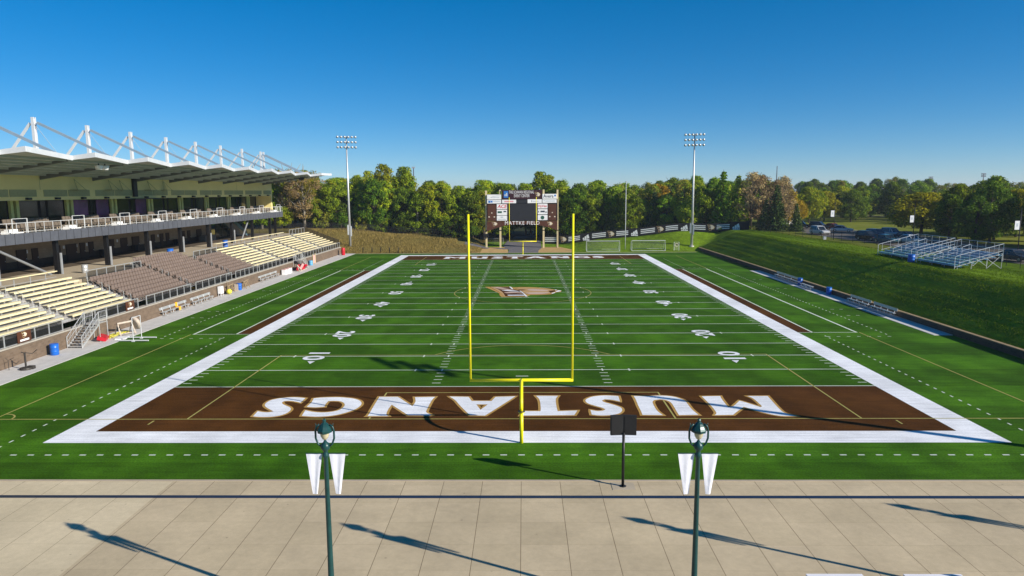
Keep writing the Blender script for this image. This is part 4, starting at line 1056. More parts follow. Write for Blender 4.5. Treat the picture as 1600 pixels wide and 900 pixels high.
marks('sponsor_mark', 'sign_blue', [(865.3, 304.2, 867.8, 306.6)]); marks('sponsor_mark', 'sign_blue', [(763, 312.6, 766, 316)]); marks('sponsor_mark', 'sign_blue', [(766.6, 312.8, 769.6, 315.6)])
marks('sponsor_mark', 'sign_pale', [(770.5, 313.6, 781, 314.6)]); marks('sponsor_mark', 'sign_pink', [(788, 313, 802, 315.2)]); marks('sponsor_mark', 'sign_dark', [(830, 312.6, 830.6, 315.4)]); marks('sponsor_mark', 'sign_pale', [(832, 313.4, 841, 314.6)])
marks('sponsor_mark', 'sign_pale', [(848.5, 312.6, 851, 313.6)]); marks('sponsor_mark', 'sign_pale', [(852, 313.2, 866, 314.4)]); marks('sponsor_mark', 'sign_green', [(777.2, 329, 784, 332)]); marks('sponsor_mark', 'sign_dark', [(786.5, 328.6, 790.5, 330.6)])
marks('sponsor_mark', 'sign_pale', [(782, 337, 786, 339.6)]); marks('sponsor_mark', 'sign_pale', [(778, 341, 790.4, 342.2)]); marks('sponsor_mark', 'sign_dark', [(840.5, 328.8, 841.5, 331.4)]); marks('sponsor_mark', 'sign_dark', [(844, 328.6, 850.5, 331)]); marks('sponsor_mark', 'sign_dark', [(851, 330.2, 854, 331.4)])
b = MB(); b.lathe([(.45, 0), (.45, .01)], n=20); t_ = Matrix.Translation((px2(847), yf - .001, pz2(339.3))) @ Matrix.Rotation(R(90), 4, 'X'); b.v = [tuple(t_ @ Vector(p)) for p in b.v]; S(b, 'sponsor_mark', 'sign_green')
b = MB(); sq = [(762, 309.6), (766, 308.4), (770, 306.4), (774, 305.6), (781, 304.2)]
for i in range(4): b.bar((px2(sq[i][0]), yf - .006, pz2(sq[i][1])), (px2(sq[i + 1][0]), yf - .006, pz2(sq[i + 1][1])), .06, .012)
S(b, 'signature_stroke', 'sign_dark'); marks('sponsor_mark', 'sign_pale', [(767, 306.8, 780, 307.8)])
panel('video_screen', 'screen', 796.5, 317.6, 838.8, 343.6, .02); panel('clock_panel', 'screen', 806.6, 311.4, 823.6, 316.8)
for u0, u1 in ((761.6, 774.8), (856.0, 868.6)):
    p_ = panel('stat_panel', 'brown_sign', u0, 318.4, u1, 343.8)
    for (a, v, w_) in ((.5, 331.6, 1.6), (.18, 337.8, 2.2), (.8, 337.8, 2.2)):
        u = u0 + (u1 - u0) * a; b = MB(); b.span((px2(u - w_ / 2), yf - .012, pz2(v + .8)), (px2(u + w_ / 2), yf - .002, pz2(v - .8))); S(b, 'stat_label', 'emblem_pale', p_)
b = MB(); zt = pz2(344.6); xl, xr = px2(760.4), px2(870.0); pts = [(xl, SY - .2, zt), (xr, SY - .2, zt), (xr, SY - .2, 4.0)]
for t in np.linspace(1, -1, 15): pts.append((8.3 * t * .98, SY - .2, 5.75 - 1.55 * abs(t) ** 2.2))
pts.append((xl, SY - .2, 4.0))
rings = [[Vector((p[0], p[2], 0)) for p in pts]]; tri = tessellate_polygon(rings); n_ = len(pts)
b.add(pts + [(p[0], p[1] + .2, p[2]) for p in pts], [tuple(t) for t in tri] + [tuple(i + n_ for i in reversed(t)) for t in tri] + [(i, (i + 1) % n_, (i + 1) % n_ + n_, i + n_) for i in range(n_)]); S(b, 'arched_band', 'brown_sign')
fitted('MATTKE FIELD', 788.6, 842.4, 347.4, .84, spacing=1.14, dy=-.205)
emblem(sb, (px2(772.5), SY - .205, pz2(349)), 1.35, 1.1, (1, 0, 0)); emblem(sb, (px2(858.6), SY - .205, pz2(349)), 1.35, 1.1, (1, 0, 0))
b = MB()
for dx in (-.55, .55): b.span((-8.75 + dx * .6 - .25, SY - .35, 2.6), (-8.75 + dx * .6 + .25, SY + .02, 3.5))
S(b, 'loudspeaker_pair', 'black')
sheet_ = lambda n, pts, m, lift: structure(MB().add([(x, y, gz(x, y) + lift) for x, y in pts], [tuple(range(len(pts)))]).build(n, M[m]))
sheet_('sand_patch', [(-11.5, 116.2), (-3.2, 116.0), (-3.6, 124), (-3.2, 131.8), (-9, 131.8), (-12.5, 122)], 'sand', .02)
sheet_('sand_patch', [(3.4, 116.4), (11.3, 116.4), (11.8, 123), (9, 131.5), (4.2, 131.8), (3.6, 124)], 'sand', .02)
draped('path', [((-3.4, 116), (3.4, 116)), ((-3.2, 122), (3.6, 122)), ((-3.8, 128), (4.4, 128)), ((-5, 134), (4.5, 134)), ((-4, 142), (4.5, 142)), ((-3, 150), (4, 150)), ((-2, 160), (4, 160))], 'path', .035)
draped('path', [((-3.4, 125.2), (-3.4, 129.0)), ((-8, 126), (-8, 130)), ((-14, 128), (-14, 132))], 'path', .05)

# ------------------------------------------------------------------ printed banner fence
bf = thing('banner_fence', 'long black banner with white stripes and emblems along the wood edge', 'banner fence', (26, 128, 1)); L = bf.location
ctrl = [(5.0, 137.6), (12, 136.4), (20, 134.8), (28, 133.2), (36, 131.4), (44, 129.2), (53, 126.4)]
line = []
for i in range(len(ctrl) - 1):
    p0, p1, p2, p3 = ctrl[max(0, i - 1)], ctrl[i], ctrl[i + 1], ctrl[min(len(ctrl) - 1, i + 2)]
    for k in range(10):
        t = k / 10
        line.append(tuple(.5 * (2 * p1[a] + (p2[a] - p0[a]) * t + (2 * p0[a] - 5 * p1[a] + 4 * p2[a] - p3[a]) * t * t + (3 * p1[a] - p0[a] - 3 * p2[a] + p3[a]) * t ** 3) for a in (0, 1)))
line.append(ctrl[-1]); cum = [0]
for i in range(1, len(line)): cum.append(cum[-1] + math.hypot(line[i][0] - line[i - 1][0], line[i][1] - line[i - 1][1]))
def at(s, dz, off=0.0):
    s = min(max(s, 0), cum[-1] - 1e-3); i = max(j for j in range(len(cum)) if cum[j] <= s); i = min(i, len(line) - 2); t = (s - cum[i]) / (cum[i + 1] - cum[i])
    x, y = line[i][0] + (line[i + 1][0] - line[i][0]) * t, line[i][1] + (line[i + 1][1] - line[i][1]) * t
    dx, dy = line[i + 1][0] - line[i][0], line[i + 1][1] - line[i][1]; l_ = math.hypot(dx, dy)
    return (x + dy / l_ * off, y - dx / l_ * off, zb_at(s) + dz)
zsm = [gz(*p) for p in line]; zsm = [np.mean(zsm[max(0, i - 4):i + 5]) for i in range(len(zsm))]
def zb_at(s): return float(np.interp(s, cum, zsm)) + .12
BH = 1.95
def ribbon(b, s0, s1, z0, z1, off=.0, slant=0.0):
    n_ = max(1, int((s1 - s0) / .8)); v = []
    for k in range(n_ + 1):
        s = s0 + (s1 - s0) * k / n_; v.append(at(s, z0, off)); v.append(at(s + slant, z1, off))
    b.add(v, [(2 * k, 2 * k + 2, 2 * k + 3, 2 * k + 1) for k in range(n_)])
b = MB(); ribbon(b, 0, cum[-1], 0, BH, 0); ribbon(b, 0, cum[-1], 0, BH, -.03); b.build('banner_cloth', M['black_matt'], bf, rel=L)
for s in np.arange(0, cum[-1], 3.0):
    b = MB(); p = at(s, -.4, -.1); q_ = at(s, BH + .1, -.1); b.tube([p, q_], .04, 6); b.build('post', M['black'], bf, rel=L)
s = 0.5; kind = 0
while s < cum[-1] - 2:
    typ = ('stripes', 'horse', 'stripes', 'tri')[kind % 4]; kind += 1
    if typ == 'stripes':
        w_ = 3.4 if kind % 4 == 1 else 2.9; b = MB()
        for z in (.48, .90, 1.32): ribbon(b, s, min(s + w_, cum[-1] - .1), z, z + .20, .012)
        b.build('stripes', M['white_sign'], bf, rel=L); s += w_ + .45
    elif typ == 'horse':
        p, q_ = Vector(at(s, .95, .014)), Vector(at(s + 1.6, .95, .014)); emblem(bf, (p + q_) / 2, 1.7, 1.45, (q_ - p).to_2d().to_3d()); s += 2.1
    else:
        b = MB()
        for (x0, wd, ht) in ((0.10, .50, .50), (.66, .50, .92), (1.25, .52, 1.32)):
            z0 = .52; b.add([at(s + x0 + .10, z0, .014), at(s + x0 + wd + .12, z0, .014), at(s + x0 + wd * .5 + .06 - ht * .12 + .2, z0 + ht * .78, .014), at(s + x0 - ht * .36 + .35, z0 + ht * .58, .014)], [(0, 1, 2, 3)])
        b.build('triangle_logo', M['white_sign'], bf, rel=L)
        p, q_ = Vector(at(s + .1, .28, .016)), Vector(at(s + 2.1, .28, .016)); ang = math.atan2(q_.y - p.y, q_.x - p.x)
        lettering('lettering', 'adidas', .56, M['white_sign'], Matrix.Translation((p + q_) / 2 - L) @ Matrix.Rotation(ang, 4, 'Z') @ Matrix.Rotation(R(90), 4, 'X'), bf, bold=.03, sx=1.15)
        s += 2.55

# ------------------------------------------------------------------ other things at the far end
def soccer_goal(label, x0, x1, y):
    root = thing('soccer_goal', label, 'soccer goal', ((x0 + x1) / 2, y, 0), 0, 'white soccer goals at the far end'); w_ = (x1 - x0) / 2; z0 = gz((x0 + x1) / 2, y)
    b = MB(); h = 2.35
    b.tube([(-w_, 0, z0), (-w_, 0, h), (w_, 0, h), (w_, 0, z0)], .06, 8); b.tube([(-w_, 0, z0 + .06), (w_, 0, z0 + .06)], .05, 6)
    for s in (-1, 1): b.tube([(s * w_, 0, h), (s * w_, 1.0, h - .05), (s * w_, 2.0, gz(0, y + 2) * 0 + .35), (s * w_, 0, z0 + .05)], .035, 6)
    b.tube([(-w_, 1.0, h - .05), (w_, 1.0, h - .05)], .03, 6); b.tube([(-w_, 2.0, .35), (w_, 2.0, .35)], .03, 6)
    b.build('goal_frame', M['white_steel'], root)
    b = MB(); b.poly([(-w_, 1.0, h - .05), (w_, 1.0, h - .05), (w_, 2.0, .35), (-w_, 2.0, .35)]); b.poly([(-w_, 0, h), (w_, 0, h), (w_, 1, h - .05), (-w_, 1, h - .05)])
    b.build('net', M['white_net'], root)
soccer_goal('white soccer goal nearer the scoreboard at the far end', 14.3, 21.7, 118.3)
soccer_goal('white soccer goal nearer the floodlight pole at the far end', 24.5, 32.0, 119.0)
o = thing('flagpole', 'slim bare flagpole between the two soccer goals', 'flagpole', (23.35, 121.4, gz(23.35, 121.4)))
MB().tube([(0, 0, -.1), (0, 0, 15.2)], [.10, .05], 10).build('pole', M['white_steel'], o, True); MB().lathe([(.02, 0), (.09, .05), (.09, .12), (.02, .17)], (0, 0, 15.2), 10).build('finial', M['emblem_gold'], o, True)
o = thing('rebound_net', 'small upright white panel with a ring right of the soccer goals', 'rebound net', (34.6, 119.4, 0)); z0 = gz(34.6, 119.4)
b = MB(); b.tube([(-.55, 0, z0), (-.55, 0, 1.95), (.55, 0, 1.95), (.55, 0, z0)], .05, 6); b.build('frame', M['white_steel'], o)
b = MB(); b.poly([(-.52, 0, z0 + .1), (.52, 0, z0 + .1), (.52, 0, 1.9), (-.52, 0, 1.9)]); b.build('net', M['white_net'], o)
b = MB(); b.tube([(.36 * math.cos(t), -.03, 1.3 + .36 * math.sin(t)) for t in np.linspace(0, 2 * math.pi, 17)], .05, 6, False); b.build('ring', M['emblem_pale'], o)
for i, (x, y) in enumerate(((-36.0, 117.9), (-33.9, 117.7), (-31.9, 117.5), (-29.9, 117.3), (-27.9, 117.1))):
    b = MB(); b.lathe([(.10, -.2), (.10, 1.15), (.08, 1.22), (.02, 1.25)], n=10); q_ = b.build('bollard', M['black'], None, True); q_.location = (x, y, gz(x, y))
    tag(q_, 'short black post in the row along the foot of the dry grass bank', 'bollard', 'black posts along the dry bank')

def chain_fence(label, pts, h=1.9, step=3.0, mat_='chain', postm='galv', group='chain link fences'):
    root = thing('chain_link_fence', label, 'fence', (*pts[0], gz(*pts[0])), 0, group); L = root.location
    P = []
    for i in range(len(pts) - 1):
        a, c = Vector(pts[i]), Vector(pts[i + 1]); n_ = max(1, round((c - a).length / step))
        for k in range(n_): P.append(a + (c - a) * k / n_)
    P.append(Vector(pts[-1])); b = MB(); m_ = MB()
    for i, p in enumerate(P):
        z = gz(p.x, p.y); b.tube([(p.x, p.y, z - .1), (p.x, p.y, z + h + .05)], .035, 6)
        if i + 1 < len(P):
            q_ = P[i + 1]; z2 = gz(q_.x, q_.y); b.tube([(p.x, p.y, z + h), (q_.x, q_.y, z2 + h)], .022, 5); m_.poly([(p.x, p.y, z + .03), (q_.x, q_.y, z2 + .03), (q_.x, q_.y, z2 + h), (p.x, p.y, z + h)])
    b.build('fence_frame', M[postm], root, rel=L); m_.build('mesh', M[mat_], root, rel=L)
chain_fence('chain link fence along the top of the dry grass bank', [(-70, 128), (-55, 134), (-38, 139), (-20, 139.5), (-10, 137)], mat_='chain_black', postm='black')
chain_fence('low chain link gate fence beyond the scoreboard posts', [(-10, 137), (-5.0, 137.6)], h=1.5)
chain_fence('black chain link fence on top of the right lawn before the parked cars', [(53.5, 125), (54.2, 112), (54.6, 99), (57.2, 88), (59.6, 76), (59.5, 60), (57.5, 43), (56.5, 30)], 1.75, 3.0, 'chain_black', 'black')

# ------------------------------------------------------------------ things along the left brick wall
def barrel(label, x, y, z=0.03, m='bluebarrel', h=.95, r=.33, group='blue barrels and bins'):
    root = thing('barrel', label, 'barrel', (x, y, z), 0, group)
    b = MB(); b.lathe([(r * .93, 0), (r, .04), (r, h * .3), (r * 1.04, h * .33), (r, h * .36), (r, h * .64), (r * 1.04, h * .67), (r, h * .70), (r, h), (r * .92, h), (r * .9, h - .25)], n=18); b.build('drum', M[m], root, True)
    b = MB(); b.lathe([(r * 1.03, h - .05), (r * 1.05, h), (r * .95, h + .015)], n=18); b.build('rim_hoop', M[m], root)
    return root
barrel('blue barrel against the brick wall left of the near metal stairs', -39.55, 19.0)
barrel('blue barrel standing among wooden racks below the brown seats', -39.75, 58.2)
barrel('light blue plastic bin with a dark top beyond the far metal stairs', -39.7, 91.2, .03, 'ltblue', .9, .36)
barrel('bright blue barrel by the stair head behind the brown seats', -48.7, 57.3, 4.5, h=1.45, r=.42)
barrel('small bright blue barrel behind the far yellow bleacher', -49.2, 76.4, 4.5, h=1.3, r=.4)
barrel('pale grey drum on the concourse behind the near end of the brown seats', -50.4, 41.0, 4.5, 'galv')
barrel('blue barrel against the right low wall next to the flat bench', 39.55, 61.2, .03)
barrel('blue barrel against the right low wall next to the backed benches', 39.5, 51.6, .03)
o = barrel('blue bin standing in the gap at the front of the right bleachers', 49.9, 51.9, gz(49.9, 51.9), h=1.0, r=.42)

# metal access stairs
def access_stairs(label, x, y, dirn, zt=CAP + .1, mat_='galv'):
    root = thing('metal_stairs', label, 'stairs', (x, y, 0.03), 0, 'metal stairs up to the left stand'); n_ = 9; run = .30
    if dirn == 'out':      # down towards the field end, along -y
        for k in range(n_):
            MB().box((0, -k * run - .2, zt - .05 - k * zt / n_), (1.25, .31, .05)).build('tread', M['alu_matt'], root)
        land = MB(); land.box((0, .55, zt - .03), (1.25, 1.3, .06)); land.build('landing', M['alu_matt'], root)
        for s in (-1, 1):
            xx = s * .66; b = MB(); ye = -n_ * run
            b.tube([(xx, 1.2, zt), (xx, 1.2, zt + 1.05), (xx, 0, zt + 1.05), (xx, ye, 1.0), (xx, ye, 0)], .03, 6); b.tube([(xx, 1.2, zt + .55), (xx, 0, zt + .55), (xx, ye, .55)], .02, 6)
            b.tube([(xx, 0, 0), (xx, 0, zt + 1.05)], .03, 6); b.tube([(xx, ye / 2, zt / 2), (xx, ye / 2, zt / 2 + 1.03)], .02, 6); b.tube([(xx, 1.2, 0), (xx, 1.2, zt)], .04, 6)
            b.prism([(xx, 0, zt - .15), (xx, ye, -.0), (xx, ye, .18), (xx, 0, zt + .05)], (.03, 0, 0))
            for t in np.linspace(.05, .95, 12): b.tube([(xx, ye * t, zt * (1 - t) + .05), (xx, ye * t, zt * (1 - t) + 1.0)], .009, 4)
            for yy in np.linspace(.1, 1.15, 6): b.tube([(xx, yy, zt), (xx, yy, zt + 1.0)], .009, 4)
            b.build('railing', M[mat_], root)
    return root
access_stairs('long metal stairs from the path up to the near yellow bleacher', -39.45, 24.2, 'out')
far_st = access_stairs('metal stairs by the red pads leading to the far yellow bleacher', -39.5, 84.0, 'out'); far_st.rotation_euler = (0, 0, math.pi); 

def bench(label, x, y, length, rz, back=True, group='team benches'):
    root = thing('team_bench', label, 'bench', (x, y, .03), rz, group)   # length along local y, sitter faces +x
    MB().box((0, 0, .44), (.30, length, .05)).build('seat', M['alu'], root)
    if back: MB().box((-.30, 0, .78), (.05, length, .28), 0, R(-10)).build('backrest', M['alu'], root)
    MB().box((.22, 0, .10), (.22, length, .04)).build('footboard', M['alu'], root)
    for t in np.linspace(-.42, .42, 3 if length < 5 else 4):
        b = MB(); yy = t * length; b.bar((-.15, yy, 0), (-.15, yy, .42), .05); b.bar((.14, yy, 0), (.14, yy, .42), .05); b.bar((-.2, yy, .40), (.34, yy, .40), .05); b.bar((-.2, yy, .05), (.34, yy, .05), .05)
        if back: b.bar((-.15, yy, .40), (-.32, yy, .92), .05)
        b.build('leg', M['white_steel'], root)
    return root
bench('silver backed bench with an amber cloth on it below the brown seats', -39.85, 40.4, 6.2, 0)
bench('silver backed bench next to the white cabinet below the brown seats', -39.85, 47.2, 5.4, 0)
bench('silver backed bench below the farthest third of the brown seats', -39.85, 70.3, 8.0, 0)
bench('nearest silver backed bench along the right low wall', 39.25, 37.6, 5.0, math.pi)
bench('silver backed bench beyond the nearest one along the right low wall', 39.25, 43.2, 5.0, math.pi)
bench('farthest silver backed bench along the right low wall', 39.25, 65.6, 9.6, math.pi)
bench('flat backless bench between the blue barrels by the right low wall', 39.1, 57.6, 3.8, math.pi, False)
b = MB(); b.span((-.20, -.22, .47), (.12, .22, .50)); b.span((.10, -.20, .10), (.14, .20, .49)); b.span((-.36, -.16, .50), (-.26, .20, 1.00)); q_ = b.build('cloth', M['orange']); q_.location = (-39.80, 41.0, .03); tag(q_, 'amber cloth draped over the silver bench below the brown seats', 'cloth')

o = thing('camera_stand', 'dark metal stand with a forked top on a heavy wheeled base', 'stand', (-38.5, 14.1, .03))
b = MB(); b.lathe([(.42, 0), (.45, .05), (.42, .16), (.12, .20)], n=14); b.box((.25, .2, .12), (.5, .35, .24)); b.build('base', M['rust_black'], o)
b = MB(); b.tube([(0, 0, .18), (0, 0, 1.35)], .07, 8); b.build('post', M['rust_black'], o); b = MB(); b.tube([(-.28, 0, 1.38), (-.1, 0, 1.32), (.1, 0, 1.32)], .03, 6); b.tube([(.1, 0, 1.32), (.45, .2, 1.22), (.75, .35, 1.5)], .03, 6); b.build('fork', M['rust_black'], o)
o = thing('small_stand', 'thin dark forked stand leaning by the brick wall near the heavy one', 'stand', (-39.7, 13.9, .03))
b = MB(); b.tube([(0, 0, 0), (0, 0, .75)], .025, 6); b.tube([(-.18, 0, .95), (0, 0, .75), (.35, .15, .95)], .02, 6); b.build('stand', M['rust_black'], o)

# practice frame with white skids, tackling ring, ladder, mat
o = thing('net_frame', 'white pipe frame on two long skids standing on the turf', 'practice frame', (-35.9, 25.0, .01))
b = MB()
for y in (-.7, .7):
    b.tube([(-1.3, y, .10), (1.5, y, .10)], .06, 8); b.tube([(.1, y, .1), (.1, y, 2.2)], .035, 8); b.box((.1, y, .06), (.25, .25, .12))
b.tube([(.1, -.7, 2.2), (.1, .7, 2.2)], .03, 6); b.build('frame', M['white_steel'], o)
o = thing('tackling_sled', 'beige padded A frame with a patterned round pad by the wall', 'tackling sled', (-38.3, 27.6, .03), R(62))
b = MB()
for s in (-.9, .6): b.tube([(s, -.5, 0), (s * .9, 0, 1.15), (s, .5, 0)], .06, 6)
b.tube([(-.9, 0, 1.15), (.9, 0, 1.2)], .10, 8); b.tube([(-.9, -.45, .2), (.6, -.45, .2)], .04, 6); b.build('frame', M['beige'], o)
b = MB(); b.lathe([(.20, -.14), (.62, -.18), (.70, 0), (.62, .18), (.20, .14)], n=20); t_ = Matrix.Translation((.95, 0, .95)) @ Matrix.Rotation(R(70), 4, 'Y'); b.v = [tuple(t_ @ Vector(p)) for p in b.v]; b.build('round_pad', M['beige'], o, True)
b = MB()
for t in np.linspace(0, 2 * math.pi, 9)[:-1]:
    c_ = t_ @ Vector((.48 * math.cos(t), .48 * math.sin(t), .19)); b.box(c_, (.16, .05, .18), t)
b.build('pad_marks', M['door_brown'], o)
o = thing('agility_ladder', 'yellow agility ladder lying in a heap beside the metal stairs', 'ladder', (-39.0, 27.0, .03), R(4))
b = MB()
for k in range(12): b.box((random.uniform(-.3, .3), -1.5 + k * .28, .05 + .03 * (k % 3)), (.75, .09, .04), random.uniform(-.4, .4))
for s in (-.3, .3): b.tube([(s + random.uniform(-.1, .1), -1.6 + k * .4, .10) for k in range(9)], .03, 5)
b.build('ladder', M['yellow_plastic'], o)
o = thing('crash_mat', 'red vinyl crash mat tucked beneath the near metal stairs', 'mat', (-38.95, 24.9, .03), R(20))
MB().box((0, 0, .24), (.75, 1.5, .34), 0, R(16)).build('mat', M['red'], o)
o = thing('white_tarp', 'small grey white folded tarp on the turf edge by the practice frame', 'tarp', (-37.6, 25.6, .03), R(12)); MB().box((0, 0, .05), (.9, 1.2, .10)).build('tarp', M['white_sign'], o)

o = thing('cabinet', 'white upright cabinet on legs between the two silver benches and barrel', 'cabinet', (-39.8, 52.3, .03))
MB().box((0, 0, .85), (.45, .75, .95)).build('body', M['white_sign'], o)
for sx_ in (-.18, .18):
    for sy_ in (-.32, .32): MB().box((sx_, sy_, .19), (.05, .05, .38)).build('leg', M['white_steel'], o)
b = MB(); b.lathe([(.02, -.36), (.2, -.30), (.34, -.12), (.36, 0), (.34, .12), (.2, .30), (.02, .36)], n=16); q_ = b.build('exercise_ball', M['yellow_plastic'], None, True); q_.location = (-39.5, 54.2, .39); tag(q_, 'yellow ball on the path right of the white cabinet', 'ball')
for i, (x, y, lab) in enumerate(((-39.9, 55.6, 'wooden rack with tall stakes between yellow ball and blue barrel'), (-39.6, 60.2, 'wooden saw horse rack right of the blue barrel by the wall'))):
    o = thing('wooden_rack', lab, 'rack', (x, y, .03), R(5), 'wooden racks by the brick wall'); b = MB()
    for yy in (-.8, .8): b.bar((-.3, yy, 0), (0, yy, 1.0), .09); b.bar((.3, yy, 0), (0, yy, 1.0), .09); b.bar((-.2, yy, .3), (.2, yy, .3), .07)
    b.bar((0, -1.1, 1.02), (0, 1.1, 1.10), .12)
    if i == 0: b.bar((-.25, -.5, 0), (-.25, -.5, 1.6), .06); b.bar((-.25, .5, 0), (-.25, .6, 1.75), .06); b.bar((-.1, -1.0, .5), (.2, 1.0, .62), .25, .05)
    else: b.bar((.0, -.8, .2), (0, .8, .9), .08); b.bar((0, .8, .2), (0, -.8, .9), .08)
    b.build('frame', M['wood'], o)
o = thing('board', 'pale board leaning against the blue barrel by the wall', 'board', (-39.75, 57.2, .03), R(0)); MB().box((0, 0, .48), (.5, .08, .95), 0, 0).build('board', M['beige'], o)
for y, lab in ((76.4, 'first white box beside the red pads, nearer the silver bench'), (78.4, 'longer white box beside the red pads by the wall')):
    q_ = thing('white_box', lab, 'box', (-39.6, y, .03), 0, 'white boxes by the brick wall'); w_ = .9 if y < 77 else 1.9
    MB().box((0, 0, .42), (.6, w_, .84)).build('body', M['white_sign'], q_); MB().box((0, 0, .865), (.64, w_ + .04, .05)).build('lid', M['pink'], q_)
o = thing('blocking_sled', 'pile of red and pink blocking pads on a pale frame by the far stairs', 'blocking pads', (-38.9, 82.4, .03), R(4))
for (x, y, z, m_, a, t) in ((-.2, -.3, .6, 'red', 8, 20), (.1, .9, .55, 'red', -12, -25), (-.1, 2.0, .5, 'red', 5, 15), (.25, .1, .75, 'pink', 20, 30), (0, 3.0, .35, 'red', -8, 50)):
    MB().box((x, y, z), (.38, .85, 1.0), R(a), R(t)).build('pad', M[m_], o)
b = MB()
for y in (-1.2, 1.6): b.bar((-.6, y, .05), (.5, y, .05), .1)
b.bar((.4, -2.0, .08), (.4, 3.4, .08), .1); b.bar((.3, -1.8, .1), (-.2, -1.0, 1.1), .09); b.bar((.3, -.4, .1), (-.2, -1.0, 1.1), .09); b.build('frame', M['beige'], o)
b = MB(); b.lathe([(.36, 0), (.40, .06), (.40, 1.45), (.34, 1.58), (.1, 1.63)], n=16); q_ = b.build('tackling_dummy', M['red'], None, True); q_.location = (-39.0, 112.2, .03); tag(q_, 'red upright tackling dummy at the far end of the brick wall', 'tackling dummy')
o = thing('picture_board', 'tall pale framed board by the light blue bin at the brick wall', 'board', (-40.05, 94.6, .03)); b = MB()
for yy in (-.7, .7): b.box((0, yy, .95), (.1, .14, 1.9))
b.build('uprights', M['post_tan'], o); MB().box((-.04, 0, .85), (.04, 1.25, 1.5)).build('panel', M['pink'], o)
# brown emblem signs on the railing
for y, lab in ((16.6, 'brown emblem sign on the railing at the left picture edge'), (31.9, 'brown emblem sign on the railing next to the brown seats')):
    o = thing('railing_sign', lab, 'sign', (WALLX - .04, y, CAP + .52), 0, 'brown emblem signs on the railing')
    MB().box((0, 0, 0), (.03, 1.55, .92)).build('panel', M['brown_sign'], o)
    emblem(o, Vector(o.location) + Vector((.016, 0, .12)), .62, .5, (0, 1, 0)); MB().box((.018, 0, -.28), (.012, 1.0, .15)).build('white_bar', M['white_sign'], o)

# ------------------------------------------------------------------ right side: low wall, bleachers
o = thing('low_wall', 'dark low retaining wall with a rusty cap at the foot of the right lawn', 'retaining wall', (40.08, 50, 0)); L = o.location
MB().span((39.92, -20, -.4), (40.22, 121.0, .58)).build('wall', M['brick_dark'], o, rel=L); MB().span((39.88, -20, .58), (40.26, 121.05, .66)).build('cap', M['rust_cap'], o, rel=L)
def alu_bleacher(label, x, ya, yb, side):
    z0 = gz(x, (ya + yb) / 2); n_ = 7; tr, rs = .76, .215
    root = thing('alu_bleacher', label, 'bleacher', (x, (ya + yb) / 2, z0), 0, 'aluminium bleachers on the right lawn'); L = root.location
    for i in range(n_):
        xx = x + i * tr; z = z0 + .30 + i * rs
        b = MB(); b.span((xx - .02, ya, z + .20), (xx + .32, yb, z + .24)); b.build('bench_plank', M['alu_sky_tint'], root, rel=L)
        b = MB(); b.span((xx + .28, ya, z - .03), (xx + tr - .02, yb, z)); b.span((xx - .02, ya, z + .02), (xx - .0, yb, z + .16)); b.build('footboard', M['alu_sky_tint'], root, rel=L)
    b = MB(); xe = x + n_ * tr; ze = z0 + .3 + n_ * rs
    for y in np.linspace(ya + .1, yb - .1, 4):
        b.bar((x - .05, y, z0 + .25), (xe, y, ze), .05, .07)
        for t in (.05, .35, .68, 1.0):
            xx = x + (xe - x) * t; b.bar((xx, y, gz(xx, y) - .02), (xx, y, z0 + .25 + (ze - z0 - .25) * t), .045)
        b.bar((x + (xe - x) * .68, y, gz(xe, y)), (xe, y, ze - .1), .05); b.bar((xe, y, gz(xe, y)), (x + (xe - x) * .68, y, z0 + 1.2), .05)
    b.build('understructure', M['galv'], root, rel=L)
    for y in (ya - .04, yb + .04):
        b = MB(); b.tube([(x - .15, y, z0 + .05), (x - .15, y, z0 + 1.45), (x + .1, y, z0 + 1.6), (xe, y, ze + 1.15), (xe, y, z0 + .9)], .034, 7); b.tube([(x + .3, y, z0 + .75), (xe, y, ze + .35)], .025, 6)
        for t in np.linspace(.08, .9, 5): b.tube([(x + (xe - x) * t, y, z0 + .2 + (ze - z0 - .3) * t), (x + (xe - x) * t, y, z0 + 1.62 + (ze + 1.15 - z0 - 1.62) * t)], .02, 6)
        b.build('side_rail', M['white_steel'], root, rel=L)
    b = MB(); b.tube([(xe, ya, ze + 1.15), (xe, yb, ze + 1.15)], .022, 6); b.tube([(xe, ya, ze + .5), (xe, yb, ze + .5)], .02, 6)
    for y in np.linspace(ya, yb, 6): b.tube([(xe, y, ze - .1), (xe, y, ze + 1.15)], .02, 6)
    b.build('back_rail', M['galv'], root, rel=L)
    m_ = MB(); m_.poly([(xe + .01, ya, ze), (xe + .01, yb, ze), (xe + .01, yb, ze + 1.1), (xe + .01, ya, ze + 1.1)]); m_.build('screen', M['chain'], root, rel=L)
    ym = (ya + yb) / 2 + side
    for i0 in (0, 2.2, 4.4):
        h = MB(); xa, xb = x + i0 * tr + .05, x + (i0 + 1.5) * tr; za, zb2 = z0 + .3 + i0 * rs, z0 + .3 + (i0 + 1.5) * rs
        h.tube([(xa, ym, za), (xa, ym, za + .95), (xa + .12, ym, za + 1.02), (xb - .1, ym, zb2 + 1.0), (xb, ym, zb2 + .92), (xb, ym, zb2)], .032, 7); h.tube([(xa, ym, za + .5), (xb, ym, zb2 + .5)], .022, 6); h.build('aisle_rail', M['white_steel'], root, rel=L)
M['alu_sky_tint'] = mat('alu_sky_tint', (0.10, 0.31, 0.50), 0.45, 0.0, 0.10, 2, stretch=(1, .2, 1))  # bare aluminium; the blue sky it reflects is put into the base colour
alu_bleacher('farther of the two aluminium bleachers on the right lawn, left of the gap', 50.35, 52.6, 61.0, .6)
alu_bleacher('nearer of the two aluminium bleachers on the right lawn, right of the gap', 50.35, 43.4, 51.2, .6)

